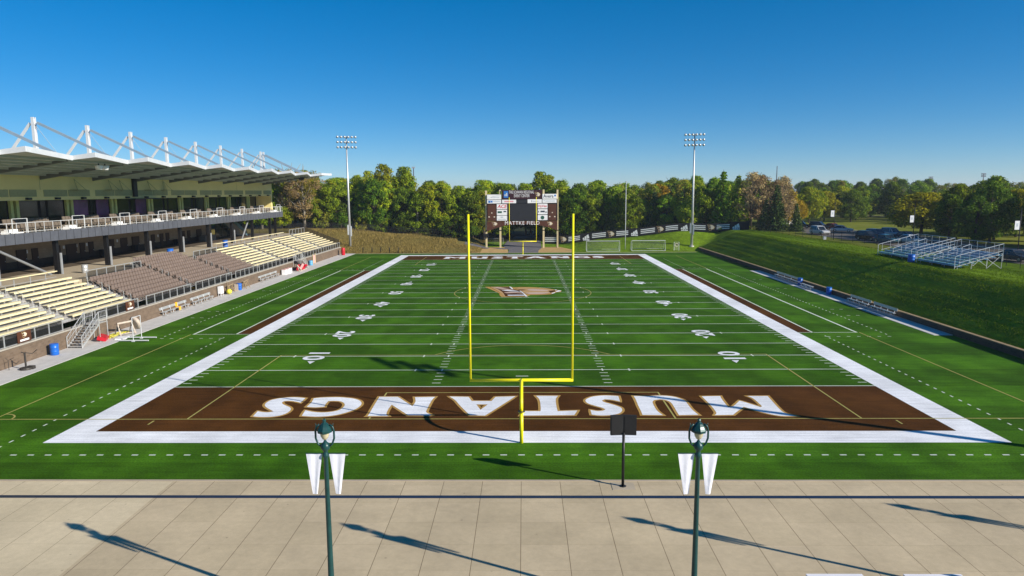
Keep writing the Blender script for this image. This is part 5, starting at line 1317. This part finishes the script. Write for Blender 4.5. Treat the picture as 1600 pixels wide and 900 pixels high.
# ------------------------------------------------------------------ parking lot, cars, signs
draped('parking_lot', [((61.5, 30), (92, 30)), ((61.0, 50), (92, 50)), ((60.4, 70), (76, 72)), ((60.2, 84), (77, 84)), ((60.0, 96), (78, 98)), ((60.2, 108), (76, 112)), ((61.5, 120), (74.5, 126)), ((64, 132), (76, 140)), ((70, 142), (84, 152))], 'asphalt', .06)
draped('parking_kerb', [((77.1, 84), (77.5, 84)), ((78.1, 98), (78.5, 98)), ((76.1, 112), (76.5, 112)), ((74.6, 126), (75.0, 126))], 'concrete', .12)
draped('far_road', [((60, 214), (60, 220)), ((90, 208), (90, 214)), ((120, 200), (120, 206)), ((150, 190), (150, 196)), ((200, 172), (200, 178)), ((260, 150), (260, 156))], 'concrete_tan', .06)
def car(label, x, y, rz, paint, suv=False, truck=False):
    root = thing('parked_car', label, 'car', (x, y, gz(x, y) + .06), rz, 'cars in the parking lot'); Ln, Wd = (4.8, 1.9) if suv or truck else (4.6, 1.8); hb = .98 if suv or truck else .88; ht = 1.75 if suv or truck else 1.45
    h2, w2 = Ln / 2, Wd / 2
    sec = [(-h2, .45, .62, .86), (-h2 + .12, .30, hb - .08, .95), (-h2 + .9, .24, hb, 1.0), (.2, .22, hb, 1.0), (h2 - 1.3, .24, hb - .03, 1.0), (h2 - .35, .28, hb - .16, .96), (h2, .42, .60, .84)]
    b = MB(); v = []
    for (xx, zl, zu, wf) in sec:
        w_ = w2 * wf; v += [(xx, -w_ * .92, zl), (xx, -w_, zl + .15), (xx, -w_ * .98, zu - .10), (xx, -w_ * .86, zu), (xx, w_ * .86, zu), (xx, w_ * .98, zu - .10), (xx, w_, zl + .15), (xx, w_ * .92, zl)]
    f = []
    for i in range(len(sec) - 1):
        for k in range(8): f.append((i * 8 + k, i * 8 + (k + 1) % 8, (i + 1) * 8 + (k + 1) % 8, (i + 1) * 8 + k))
    f.append(tuple(reversed(range(8)))); f.append(tuple((len(sec) - 1) * 8 + k for k in range(8))); b.add(v, f)
    body = b.build('body', paint, root)
    xb0, xb1, xt0, xt1 = ((-h2 + .15, .95, -h2 + .45, .15) if suv else ((-.4, 1.0, -.25, .35) if truck else (-h2 + .55, .95, -h2 + 1.25, .2)))
    def frust(a0, a1, z0_, c0, c1, z1_, wa, wc): return ([(a0, -wa, z0_), (a1, -wa, z0_), (a1, wa, z0_), (a0, wa, z0_), (c0, -wc, z1_), (c1, -wc, z1_), (c1, wc, z1_), (c0, wc, z1_)], [(0, 3, 2, 1), (4, 5, 6, 7), (0, 1, 5, 4), (1, 2, 6, 5), (2, 3, 7, 6), (3, 0, 4, 7)])
    b = MB(); b.add(*frust(xb0, xb1, hb - .02, xt0, xt1, ht - .06, w2 * .88, w2 * .72)); b.build('windows', M['carglass'], root)
    b = MB(); b.add(*frust(xt0 - .04, xt1 + .06, ht - .08, xt0 + .08, xt1 - .04, ht, w2 * .74, w2 * .66))
    for s in (-1, 1):
        for (p, q_) in (((xb0, hb), (xt0, ht - .06)), ((xb1, hb), (xt1, ht - .06)), ((.1 if not truck else .3, hb), (-.02 if not truck else .25, ht - .06))): b.bar((p[0], s * w2 * .885, p[1]), (q_[0], s * w2 * .735, q_[1]), .07, .05)
    b.build('roof', paint, root)
    for sx_ in (-1, 1):
        for sy_ in (-1, 1):
            b = MB(); t_ = Matrix.Translation((sx_ * Ln * .30, sy_ * (w2 - .10), .33)) @ Matrix.Rotation(R(90), 4, 'X'); b.lathe([(.20, -.11), (.31, -.10), (.33, 0), (.31, .10), (.20, .11)], n=14); b.v = [tuple(t_ @ Vector(p)) for p in b.v]; wh = b.build('wheel', M['tyre'], root, True)
            b = MB(); b.lathe([(.20, -.118), (.20, .118)], n=12); b.v = [tuple(t_ @ Vector(p)) for p in b.v]; b.build('rim', M['rim'], wh)
    for s in (-1, 1):
        MB().box((h2 - .10, s * w2 * .62, .66), (.12, .34, .13)).build('headlight', M['lens'], root); MB().box((-h2 + .06, s * w2 * .66, .74), (.10, .26, .16)).build('tail_light', M['tail'], root)
    return root
def paint(name, c): return mat('paint_' + name, c, .22, .15, .04, 1, spec=.6)
PW, PS, PK, PB, PT, PR, PD = paint('white', (.72, .73, .74)), paint('silver', (.40, .43, .46)), paint('black', (.012, .012, .015)), paint('blue', (.03, .06, .12)), paint('teal', (.04, .13, .17)), paint('red', (.22, .03, .02)), paint('grey', (.06, .06, .07))
car('white suv at the far left of the parking lot', 61.8, 108.3, R(-78), PW, True)
car('silver sedan alone in the middle of the parking lot', 69.6, 115.5, R(-28), PS)
car('black suv nearest the fence at the left of the parked row', 62.3, 88.6, R(-70), PK, True)
car('dark blue suv behind the black one in the parked row', 67.0, 95.0, R(-72), PB, True)
car('pale silver suv at the back of the parked row', 71.5, 98.2, R(-74), PS, True)
car('teal sedan at the front of the parked row', 62.4, 82.6, R(-72), PT)
car('dark grey sedan at the right end of the parked row', 71.2, 92.4, R(-72), PD)
car('white sedan half hidden behind the teal one', 66.2, 82.0, R(-74), PW)
car('black pickup under the trees at the far end of the lot', 67.0, 131.5, R(-30), PK, truck=True)
car('dark grey suv under the trees beside the black pickup', 70.0, 128.0, R(-40), PD, True)
car('dull red car near the trees at the far end of the lot', 72.3, 126.0, R(-60), PR)
car('dark sedan behind the right end of the nearer aluminium bleacher', 62.6, 51.2, R(-80), PD)
car('dark blue sedan behind the farther aluminium bleacher', 63.2, 68.5, R(-76), PB)

def lot_sign(label, x, y, zt):
    z = gz(x, y); root = thing('banner_pole', label, 'banner pole', (x, y, z), 0, 'black poles with white banners'); h = zt - z
    MB().tube([(0, 0, 0), (0, 0, h + 1.6)], [.07, .05], 8).build('pole', M['black'], root, True); b = MB(); b.box((-.38, 0, h - .55), (.62, .03, 1.15)); p_ = b.build('banner', M['white_sign'], root)
    b = MB(); b.box((-.38, -.02, h - .5), (.22, .006, .42)); b.build('emblem', M['sign_pale'], p_); MB().box((-.35, 0, h + .06), (.7, .03, .03)).build('bracket', M['black'], root)
lot_sign('black pole with a white banner left of the silver sedan', 57.4, 91.8, 9.6)
lot_sign('black pole with a white banner behind the farther aluminium bleacher', 66.0, 81.0, 9.0)
lot_sign('black pole with a white banner at the right edge before dark trees', 65.2, 54.6, 9.2)
b = MB(); b.box((0, 0, .25), (.5, .35, .5)); b.box((0, 0, .53), (.56, .4, .06)); q_ = b.build('utility_box', M['sign_pale']); q_.location = (56.3, 93.0, gz(56.3, 93)); tag(q_, 'small pale utility box on the grass by the black fence', 'utility box')

# ------------------------------------------------------------------ trees
def leaf_cloud(name, mats_, clumps, per, size, seed, flat_=0.0, long_=1.0, up=0.35, cmix=None):
    """many small leaf faces gathered in clumps; clumps: (x,y,z,radius,zscale)"""
    g = np.random.default_rng(seed); V = []; F = []; MI = []
    cxyz = np.array([c[:3] for c in clumps]); ctr = cxyz.mean(0)
    for ci, (x, y, z, r, zs) in enumerate(clumps):
        n_ = max(6, int(per * r * r))
        d = g.normal(size=(n_, 3)); d /= np.linalg.norm(d, axis=1)[:, None]
        rad = r * g.uniform(.35, 1.0, n_) ** .6
        p = np.stack([x + d[:, 0] * rad, y + d[:, 1] * rad, z + d[:, 2] * rad * zs], 1)
        nrm = d * .9 + g.normal(size=(n_, 3)) * .55 + np.array([0, 0, up]); nrm /= np.linalg.norm(nrm, axis=1)[:, None]
        a = np.cross(nrm, g.normal(size=(n_, 3))); a /= np.linalg.norm(a, axis=1)[:, None]; b_ = np.cross(nrm, a)
        s = size * g.uniform(.6, 1.35, n_)[:, None]
        q0, q1, q2, q3 = p - a * s * long_, p + b_ * s * .62, p + a * s * long_, p - b_ * s * .62
        o = len(V) * 4
        V.append(np.stack([q0, q1, q2, q3], 1).reshape(-1, 3)); MI.append(np.full(n_, 0 if cmix is None else cmix(ci)))
    V = np.concatenate(V); n_ = len(V) // 4; me = bpy.data.meshes.new(name)
    me.vertices.add(len(V)); me.vertices.foreach_set('co', V.ravel()); me.loops.add(n_ * 4); me.loops.foreach_set('vertex_index', np.arange(n_ * 4))
    me.polygons.add(n_); me.polygons.foreach_set('loop_start', np.arange(n_) * 4)
    for m in mats_: me.materials.append(m)
    me.polygons.foreach_set('material_index', np.concatenate(MI).astype(int)); me.update(calc_edges=True)
    o = bpy.data.objects.new(name, me); col.objects.link(o); return o
def trunk_mesh(b, h, r, limbs, rr):
    pts = [(0, 0, -.3), (rr.uniform(-.1, .1), rr.uniform(-.1, .1), h * .35), (rr.uniform(-.3, .3), rr.uniform(-.3, .3), h * .7), (rr.uniform(-.4, .4), rr.uniform(-.4, .4), h * .95)]
    b.tube(pts, [r, r * .8, r * .45, r * .12], 7)
    for (zf, L_, az, el) in limbs:
        p = Vector((0, 0, h * zf)); d = Vector((math.cos(az) * math.cos(el), math.sin(az) * math.cos(el), math.sin(el)))
        b.tube([p, p + d * L_ * .5 + Vector((0, 0, L_ * .05)), p + d * L_ + Vector((0, 0, L_ * .22))], [r * .42 * (1.1 - zf * .6), r * .26, r * .07], 5)
def crown_clumps(rr, h, z0, rad, n_, shape, cr):
    out = []
    for i in range(n_):
        t = rr.random() ** .85; z = z0 + (h - z0) * t
        prof = {'oval': math.sin(math.pi * min(1, .12 + .86 * t)) ** .65, 'round': math.sqrt(max(.05, 1 - (2 * t - .9) ** 2)), 'tall': (.55 + .45 * math.sin(math.pi * (.15 + .75 * t))) * (1 - .55 * max(0, t - .7) / .3), 'vase': .35 + .75 * t * (1 - .5 * max(0, t - .8) / .2)}[shape]
        a = rr.uniform(0, 2 * math.pi); q_ = rad * prof * rr.uniform(.45, 1.0)
        out.append((q_ * math.cos(a), q_ * math.sin(a), z, cr * rr.uniform(.65, 1.3), rr.uniform(.65, .95)))
    out.append((0, 0, h - cr * .4, cr * .8, .9)); return out
LM_ = dict(
 green=leaf_mat('leaf_green', (0.104, 0.188, 0.011), (0.267, 0.358, 0.022), (0.418, 0.427, 0.034)),
 lime=leaf_mat('leaf_lime', (0.200, 0.264, 0.011), (0.399, 0.436, 0.022), (0.535, 0.462, 0.034)),
 deep=leaf_mat('leaf_deep', (0.045, 0.094, 0.011), (0.126, 0.188, 0.018), (0.209, 0.256, 0.022)),
 olive=leaf_mat('leaf_olive', (0.172, 0.171, 0.025), (0.343, 0.309, 0.044), (0.457, 0.358, 0.066)),
 yellow=leaf_mat('leaf_yellow', (0.249, 0.248, 0.010), (0.438, 0.404, 0.016), (0.531, 0.446, 0.020), hue=.012),
 gold=leaf_mat('leaf_gold', (0.266, 0.184, 0.013), (0.457, 0.317, 0.019), (0.562, 0.355, 0.020), hue=.012),
 brown=leaf_mat('leaf_brown', (0.311, 0.227, 0.099), (0.597, 0.433, 0.183), (0.600, 0.515, 0.234), hue=.01),
 rust=leaf_mat('leaf_rust', (0.171, 0.120, 0.063), (0.308, 0.211, 0.120), (0.285, 0.251, 0.103), hue=.02),
 spruce=leaf_mat('leaf_spruce', (0.043, 0.080, 0.022), (0.098, 0.147, 0.038), (0.148, 0.193, 0.050), hue=.012, trans=.1))
def archetype(kind, leafs, h, z0, rad, n_, shape, cr, per, size, seed, bark='bark', bare=False):
    rr = random.Random(seed); root = thing(kind, '', 'tree'); b = MB()
    limbs = [(rr.uniform(.25, .8), rad * rr.uniform(.6, 1.0), rr.uniform(0, 6.28), rr.uniform(.4, 1.0)) for _ in range(9 if not bare else 26)]
    trunk_mesh(b, h, .028 * h * (.7 if shape == 'tall' else 1), limbs, rr); b.build('trunk', M[bark], root, True)
    cl = crown_clumps(rr, h, z0, rad, n_, shape, cr)
    c_ = leaf_cloud('crown', [LM_[k] for k in leafs], cl, per, size, seed, cmix=(None if len(leafs) == 1 else (lambda i: 0 if (i * 7919 + seed) % 10 < 7 else 1)))
    c_.parent = root; return root
def conifer(kind, leafs, h, rad, seed, per=26, size=.26):
    rr = random.Random(seed); root = thing(kind, '', 'tree'); b = MB(); b.tube([(0, 0, -.3), (0, 0, h)], [.22, .03], 7); b.build('trunk', M['bark'], root, True); cl = []
    lv = int(h / .62)
    for j in range(lv):
        t = j / lv; z = .7 + (h - .9) * t; rr_ = rad * (1 - t) ** .9 + .12; k = max(3, int(9 * (1 - t) + 2)); ph = rr.uniform(0, 6)
        for i in range(k):
            a = ph + 2 * math.pi * i / k + rr.uniform(-.2, .2); L_ = rr_ * rr.uniform(.75, 1.1)
            for s in (.35, .72, 1.0): cl.append((L_ * s * math.cos(a), L_ * s * math.sin(a), z - .18 * L_ * s, .30 + .18 * rr_ * (1.1 - s * .5), .5))
    c_ = leaf_cloud('crown', [LM_[k] for k in leafs], cl, per, size, seed, long_=1.3); c_.parent = root; return root
AR = {}
AR['tall1'] = archetype('poplar_tree', ['green', 'lime'], 15, 2.4, 3.5, 92, 'tall', 1.07, 77, 0.216, 1)
AR['tall2'] = archetype('poplar_tree', ['lime', 'green'], 16, 3.0, 3.2, 84, 'tall', 1.11, 72, 0.224, 2)
AR['tall3'] = archetype('poplar_tree', ['green'], 13.5, 1.6, 3.6, 96, 'oval', 1.11, 75, 0.216, 3, 'bark_pale')
AR['deep1'] = archetype('broadleaf_tree', ['deep', 'green'], 13.5, 1.8, 4.2, 100, 'oval', 1.18, 75, 0.224, 4)
AR['deep2'] = archetype('broadleaf_tree', ['deep'], 11.5, 1.8, 4.6, 96, 'round', 1.18, 75, 0.216, 5)
AR['green2'] = archetype('broadleaf_tree', ['green', 'deep'], 12.5, 1.6, 4.6, 109, 'round', 1.18, 75, 0.216, 6)
AR['olive1'] = archetype('broadleaf_tree', ['olive', 'green'], 13, 1.8, 3.6, 84, 'oval', 1.04, 50, 0.192, 7)
AR['lime1'] = archetype('broadleaf_tree', ['lime', 'green'], 9.5, 1.9, 4.8, 105, 'round', 1.11, 82, 0.208, 8)
AR['yellow1'] = archetype('broadleaf_tree', ['yellow'], 8.8, 1.8, 4.6, 96, 'round', 1.07, 75, 0.208, 9)
AR['gold1'] = archetype('broadleaf_tree', ['gold'], 9.5, 1.8, 3.4, 75, 'oval', 0.89, 70, 0.192, 10)
AR['bare1'] = archetype('cottonwood_tree', ['brown', 'olive'], 15.5, 2.6, 5.2, 134, 'vase', 1.00, 57, 0.160, 11, 'bark_pale', True)
AR['rust1'] = archetype('broadleaf_tree', ['rust', 'brown'], 12, 2.0, 3.6, 84, 'oval', 0.93, 42, 0.176, 12, 'bark', True)
AR['bush1'] = archetype('shrub', ['olive', 'lime'], 4.0, .4, 2.6, 46, 'round', 0.74, 75, 0.176, 13)
AR['bush2'] = archetype('shrub', ['deep', 'green'], 3.6, .3, 2.4, 46, 'round', 0.74, 75, 0.176, 14)
AR['spruce1'] = conifer('spruce_tree', ['spruce'], 11.5, 2.9, 15)
AR['pine1'] = conifer('pine_tree', ['green', ], 14.0, 3.0, 16, 24, .30)
used = {k: False for k in AR}
def plant(k, x, y, s=1.0, label='', group=None, zs=None, rz=None, sw=1.0):
    rz = random.uniform(0, 6.28) if rz is None else rz; p = (x, y, gz(x, y) - .05); scv = (s * sw, s * sw, s * (zs or random.uniform(.92, 1.08)))
    if not used[k]: o = AR[k]; o.location = p; o.rotation_euler = (0, 0, rz); o.scale = scv; used[k] = True; o['label'] = label
    else: o = dup(AR[k], p, rz, label, scv)
    if group: o['group'] = group
    elif 'group' in o: del o['group']
    return o
rr = random.Random(42)
KN = dict(tall1='tall leafy green poplar', tall2='tall lighter green poplar', tall3='pale trunked green poplar', deep1='dark green full crowned tree', deep2='dark round crowned tree', green2='broad mid green tree', olive1='thin dull olive tree', lime1='bright lime green tree',
          yellow1='yellow green round tree', gold1='golden leaved tree', bare1='sparse grey brown cottonwood', rust1='sparse rusty brown tree', bush1='olive yellow shrub', bush2='dark green shrub', spruce1='dark pointed spruce', pine1='green pointed pine')
def zone(name, where, n_, xr, yr, kinds, smin, smax, mind=3.4, zfun=None):
    pts = []; tries = 0
    while len(pts) < n_ and tries < 6000:
        tries += 1; x, y = rr.uniform(*xr), rr.uniform(*yr)
        if zfun and not zfun(x, y): continue
        if any((x - a) ** 2 + (y - c) ** 2 < mind ** 2 for a, c in pts): continue
        pts.append((x, y)); k = rr.choice(kinds); plant(k, x, y, rr.uniform(smin, smax), '%s %s' % (KN[k], where), '%ss %s' % (KN[k], where))
T = ['tall1', 'tall2', 'tall3', 'tall1', 'deep1', 'green2']
# wood behind the dry bank, left of the scoreboard
zone('left_front', 'in the front row of the wood left of the scoreboard', 30, (-58, -10), (143, 152), T, .70, .90, 2.8)
zone('left_back', 'at the back of the wood left of the scoreboard', 34, (-75, -8), (152, 176), ['tall1', 'tall2', 'tall3', 'deep1'], .80, .97, 3.8)
for (x, y, k, s) in ((-52, 141.5, 'bush1', 1.0), (-47, 142, 'bush2', 1.1), (-42, 142.6, 'bush1', .8), (-37, 143, 'bush2', 1.0), (-31, 143, 'bush2', 1.2), (-25, 142.6, 'bush2', .9), (-19, 142, 'bush2', 1.2), (-14, 141.5, 'bush2', 1.0)):
    plant(k, x, y, s, KN[k] + ' under the wood edge along the left chain link fence', KN[k] + 's along the left fence')
zone('left_far', 'seen under the balcony beyond the left stand', 12, (-96, -62), (134, 160), ['lime1', 'tall3', 'green2', 'tall1'], .85, 1.02, 4.5)
plant('bare1', -56.2, 141.0, .96, 'large sparse grey brown cottonwood right of the stand roof tip'); plant('bare1', -60.8, 143.5, .92, 'grey brown cottonwood just behind the large one near the roof tip')
plant('lime1', -62, 141, .62, 'low yellow green tree beneath the grey brown cottonwood'); plant('tall3', -66.5, 139, .98, 'green tree against the end of the stand upper wall')
plant('tall2', -36.6, 147, 1.02, 'tallest light green poplar breaking the skyline left of centre'); plant('tall2', -31.6, 149, 1.0, 'second tallest poplar on the skyline, just right of the tallest')
# behind and right of the scoreboard
zone('mid_left', 'behind the scoreboard', 20, (-12, 12), (146, 172), ['tall1', 'tall3', 'deep1', 'tall2'], .86, 1.06, 4.2, lambda x, y: abs(x - .6) > 5 or y > 163)
zone('mid_right', 'behind the printed banner near the scoreboard', 22, (7, 24), (140, 160), ['deep1', 'green2', 'tall1', 'tall3'], .80, .98, 3.6, lambda x, y: y > 141)
zone('right_front', 'behind the printed banner right of centre', 36, (22, 54), (130, 150), ['olive1', 'spruce1', 'olive1', 'lime1', 'spruce1', 'green2'], .72, .93, 2.6, lambda x, y: y > 137.8 - (x - 20) * .26 + 2)
zone('right_back', 'at the back of the wood right of centre', 28, (20, 66), (150, 172), ['green2', 'olive1', 'olive1', 'tall3'], .80, .94, 4.5)
plant('gold1', 35.5, 146, 1.22, 'yellow tree top showing in the wood above the printed banner'); plant('pine1', 48.0, 131.5, 1.0, 'bright green pine at the right end of the printed banner'); plant('pine1', 51.6, 131.2, .92, 'second green pine right of the bright one by the banner end')
for i, (x, y, s, lab) in enumerate(((54.4, 130, 1.02, 'rusty brown tree left of the group of three past the banner end'), (57.6, 132.5, 1.05, 'rusty brown tree in the middle of the three past the banner end'), (60.4, 129.5, .98, 'rusty brown tree right of the group of three past the banner end'))): plant('rust1', x, y, s, lab)
for x, y, s, lab in ((56.0, 124.5, .62, 'small dark spruce at the end of the printed banner beside the lawn'), (58.3, 124, .9, 'dark spruce behind the fence left of the parking lot'), (60.6, 118.0, .55, 'small dark spruce beside the white suv'), (62.2, 135, .85, 'dark spruce behind the rusty brown trees')): plant('spruce1', x, y, s, lab)
plant('gold1', 67.5, 141, .94, 'golden tree at the left end of the parking lot trees'); plant('rust1', 64.3, 137, .95, 'tall rusty brown tree beside the golden one at the lot')
# park trees right of the lot
for x, y, k, s, lab in ((79.5, 158, 'lime1', .95, 'large bright lime tree left in the park behind the parking lot'), (72.6, 147, 'gold1', .62, 'small golden tree low at the left of the park'), (88, 168, 'yellow1', .9, 'narrow yellow green tree right of the large lime tree'),
    (99, 172, 'deep2', .78, 'dark round park tree left of the pair'), (104.5, 160, 'deep2', .84, 'dark round park tree in the middle of the park'), (110, 171, 'deep2', .80, 'dark round park tree right in the park'), (92, 160, 'deep2', .72, 'dark round park tree nearest the large lime tree'),
    (118, 172, 'deep2', .72, 'dark round park tree behind the large yellow tree'), (120, 165, 'lime1', .9, 'lime tree at the right side of the park'), (105, 195, 'lime1', 1.0, 'lime tree standing high at the back of the park'), (115, 200, 'yellow1', 1.0, 'yellow tree at the back of the park, right of the lime one')): plant(k, x, y, s, lab)
zone('park_mid', 'in the middle rows of the park', 18, (84, 150), (180, 200), ['lime1', 'deep2', 'green2', 'lime1'], .64, .86, 4.6)
zone('park_side', 'beyond the right end of the parking lot', 14, (98, 150), (112, 170), ['deep2', 'lime1', 'green2', 'olive1'], .66, .92, 5.5, lambda x, y: (x - .2) / (y + 38) > .60)
zone('park_back', 'in the far row behind the park lawn', 40, (70, 190), (196, 240), ['green2', 'lime1', 'deep1', 'olive1', 'lime1'], .62, .88, 4.4, lambda x, y: not (212 - (x - 60) * .22 < y < 224 - (x - 60) * .22))
zone('park_far', 'in the distant belt beyond the park', 62, (60, 250), (250, 330), ['green2', 'deep1', 'olive1', 'lime1'], .80, 1.08, 5.5)
# dark group at the right
for x, y, k, s, lab in ((75.8, 80, 'deep2', .70, 'dark tree nearest the right end of the aluminium bleachers'), (76.5, 88.5, 'deep1', .62, 'narrow dark tree between the yellow tree and the right hand group'), (80.5, 93, 'green2', .74, 'mid green tree just right of the yellow one'), (83.0, 72.5, 'deep2', .80, 'dark tree at the right edge touching the frame')): plant(k, x, y, s, lab)
plant('yellow1', 81.6, 106.5, .92, 'large yellow green tree standing behind the aluminium bleachers', sw=1.55)
for x, y, k, s, lab in ((79.5, 82, 'deep2', .80, 'dark tree right behind the aluminium bleachers beside the yellow one'), (85.5, 90, 'deep2', .86, 'dark tree in the middle of the right hand group'), (84.5, 77, 'deep1', .72, 'dark green tree at the right edge, front of its group'), (90, 84, 'green2', .82, 'green tree at the right edge behind the dark ones'), (95, 98, 'yellow1', 1.05, 'golden green tree top above the dark group at the right'), (88, 70, 'deep2', .86, 'dark tree cut by the right picture edge'), (88, 99, 'deep2', .86, 'dark tree at the back left of the right hand group'), (103, 100, 'lime1', 1.1, 'lime tree rising at the right edge behind the group'), (81, 69, 'deep2', .74, 'dark low tree by the road at the right edge'), (97, 108, 'deep1', .82, 'dark tree behind the golden one in the right hand group')): plant(k, x, y, s, lab)
zone('right_far', 'in the distance above the right hand group', 22, (130, 250), (150, 230), ['green2', 'deep2', 'lime1', 'olive1'], .58, .74, 6.0)
for k, v in used.items():
    if not v:
        for ch in list(AR[k].children): bpy.data.objects.remove(ch)
        bpy.data.objects.remove(AR[k])
# tall dry grass on the left bank
g = np.random.default_rng(5); V = []; n_ = 52000
x = g.uniform(-58, -9.5, n_); y = g.uniform(116.6, 141, n_); keep = (y > 116.8 + .5 * np.sin(x * .8)) & ~((x > -16) & (y > 127) & (y < 133)) & ~((x < -47) & (y < 119))
x, y = x[keep], y[keep]; z = H(x, y); n_ = len(x); hh = g.uniform(.22, .70, n_) * (.7 + .5 * np.sin(x * .35 + 1) * np.sin(y * .3)); a = g.uniform(0, 6.28, n_); w_ = g.uniform(.03, .08, n_); lean = g.normal(0, .18, (n_, 2))
q0 = np.stack([x - np.cos(a) * w_, y - np.sin(a) * w_, z - .05], 1); q1 = np.stack([x + np.cos(a) * w_, y + np.sin(a) * w_, z - .05], 1); q2 = np.stack([x + lean[:, 0], y + lean[:, 1], z + hh], 1)
V = np.stack([q0, q1, q2], 1).reshape(-1, 3); me = bpy.data.meshes.new('tall_dry_grass'); me.vertices.add(len(V)); me.vertices.foreach_set('co', V.ravel()); me.loops.add(len(V)); me.loops.foreach_set('vertex_index', np.arange(len(V))); me.polygons.add(n_); me.polygons.foreach_set('loop_start', np.arange(n_) * 3); me.materials.append(M['drygrass']); me.update(calc_edges=True)
o = bpy.data.objects.new('tall_dry_grass', me); col.objects.link(o); tag(o, 'tall dry straw coloured grass covering the bank behind the far left end', 'grass', kind='stuff')

# rough grass tufts on the right bank
g = np.random.default_rng(15); n_ = 120000
x = g.uniform(40.4, 56, n_); y = g.uniform(4, 121, n_); keep = g.uniform(0, 1, n_) < np.where(x < 49.5, 1.0, .55); x, y = x[keep], y[keep]; n_ = len(x); z = H(x, y)
hh = g.uniform(.03, .10, n_) * (1 + .45 * np.sin(x * 4.1 + .6 * np.sin(y * .11) + 1.7 * np.sin(x * 1.3))); a = g.uniform(0, 6.28, n_); w_ = g.uniform(.03, .075, n_); lean = g.normal(0, .05, (n_, 2))
q0 = np.stack([x - np.cos(a) * w_, y - np.sin(a) * w_, z - .03], 1); q1 = np.stack([x + np.cos(a) * w_, y + np.sin(a) * w_, z - .03], 1); q2 = np.stack([x + lean[:, 0], y + lean[:, 1], z + hh], 1)
V = np.stack([q0, q1, q2], 1).reshape(-1, 3); me = bpy.data.meshes.new('bank_grass'); me.vertices.add(len(V)); me.vertices.foreach_set('co', V.ravel()); me.loops.add(len(V)); me.loops.foreach_set('vertex_index', np.arange(len(V))); me.polygons.add(n_); me.polygons.foreach_set('loop_start', np.arange(n_) * 3)
me.materials.append(leaf_mat('bank_blades', (0.085, 0.150, 0.005), (0.180, 0.270, 0.010), (0.25, 0.26, 0.04), hue=.01)); me.update(calc_edges=True)
o = bpy.data.objects.new('bank_grass', me); col.objects.link(o); tag(o, 'rough green mown grass tufts covering the sloping bank on the right', 'grass', kind='stuff')

# ------------------------------------------------------------------ far things on the plain
b = MB(); g = np.random.default_rng(9); cl = []
for i in range(420):
    x = g.uniform(-900, 1500); cl.append((x, g.uniform(1500, 1900), -1 + g.uniform(2, 7), g.uniform(6, 14), .6))
o = leaf_cloud('distant_wood', [LM_['deep']], cl, .35, 2.4, 3); tag(o, 'thin dark line of distant woods along the horizon', 'wood', kind='stuff')
def tower(label, x, y, zt, head=True):
    z = gz(x, y); root = thing('light_tower', label, 'light tower', (x, y, z), 0, 'distant poles on the skyline'); MB().tube([(0, 0, 0), (0, 0, zt - z)], [.45, .25], 7).build('pole', M['fascia'], root)
    if head == 2:
        MB().box((0, 0, zt - z), (1.6, .6, .8)).build('lamp_row', M['galv'], root)
    elif head:
        for j in range(3):
            b = MB(); b.bar((-1.5, 0, zt - z - j * .9), (1.5, 0, zt - z - j * .9), .6, .6); b.build('lamp_row', M['fascia'], root)
tower('distant light tower over the plain, left one of the two at the right', 308, 500, 22.2); tower('distant light tower over the plain, right one of the two at the right', 315, 450, 23.4); tower('faint light tower head above the left wood', -57.2, 330, 26.2, 2)
tower('thin distant radio mast above the rusty trees', 156.5, 400, 28, False); tower('thin distant pole left of the left light tower', 330, 640, 15.5, False); tower('thin distant pole between the two light towers, left of pair', 352, 590, 19, False); tower('thin distant pole between the two light towers, right of pair', 360, 590, 19.6, False); tower('thin distant pole right of both light towers', 420, 560, 18.2, False)
for x, y, w_, lab in ((620, 900, 60, 'long low white building far away on the plain'), (690, 860, 26, 'smaller low white building far away on the plain'), (180, 300, 16, 'white building half hidden by trees beyond the park')):
    z = gz(x, y); o = thing('far_building', lab, 'building', (x, y, z)); hgt = 7
    MB().box((0, 0, hgt / 2), (w_, 14, hgt)).build('wall', M['white_sign'], o); b = MB(); b.prism([(-w_ / 2 - 1, -8, hgt), (-w_ / 2 - 1, 8, hgt), (-w_ / 2 - 1, 0, hgt + 2.5)], (w_ + 2, 0, 0)); b.build('roof', M['galv'], o)
for x, y, z_, lab in ((65.8, 147.5, 5.5, 'white house wall showing left between the rusty and golden trees'), (71.3, 152, 6.2, 'white house wall showing right between the rusty and golden trees')):
    o = thing('house', lab, 'house', (x, y, gz(x, y))); MB().box((0, 0, 2), (4.5, 5, 4.4)).build('wall', M['white_sign'], o); b = MB(); b.prism([(-2.6, -2.9, 4.2), (-2.6, 2.9, 4.2), (-2.6, 0, 5.9)], (5.2, 0, 0)); b.build('roof', M['fascia'], o)
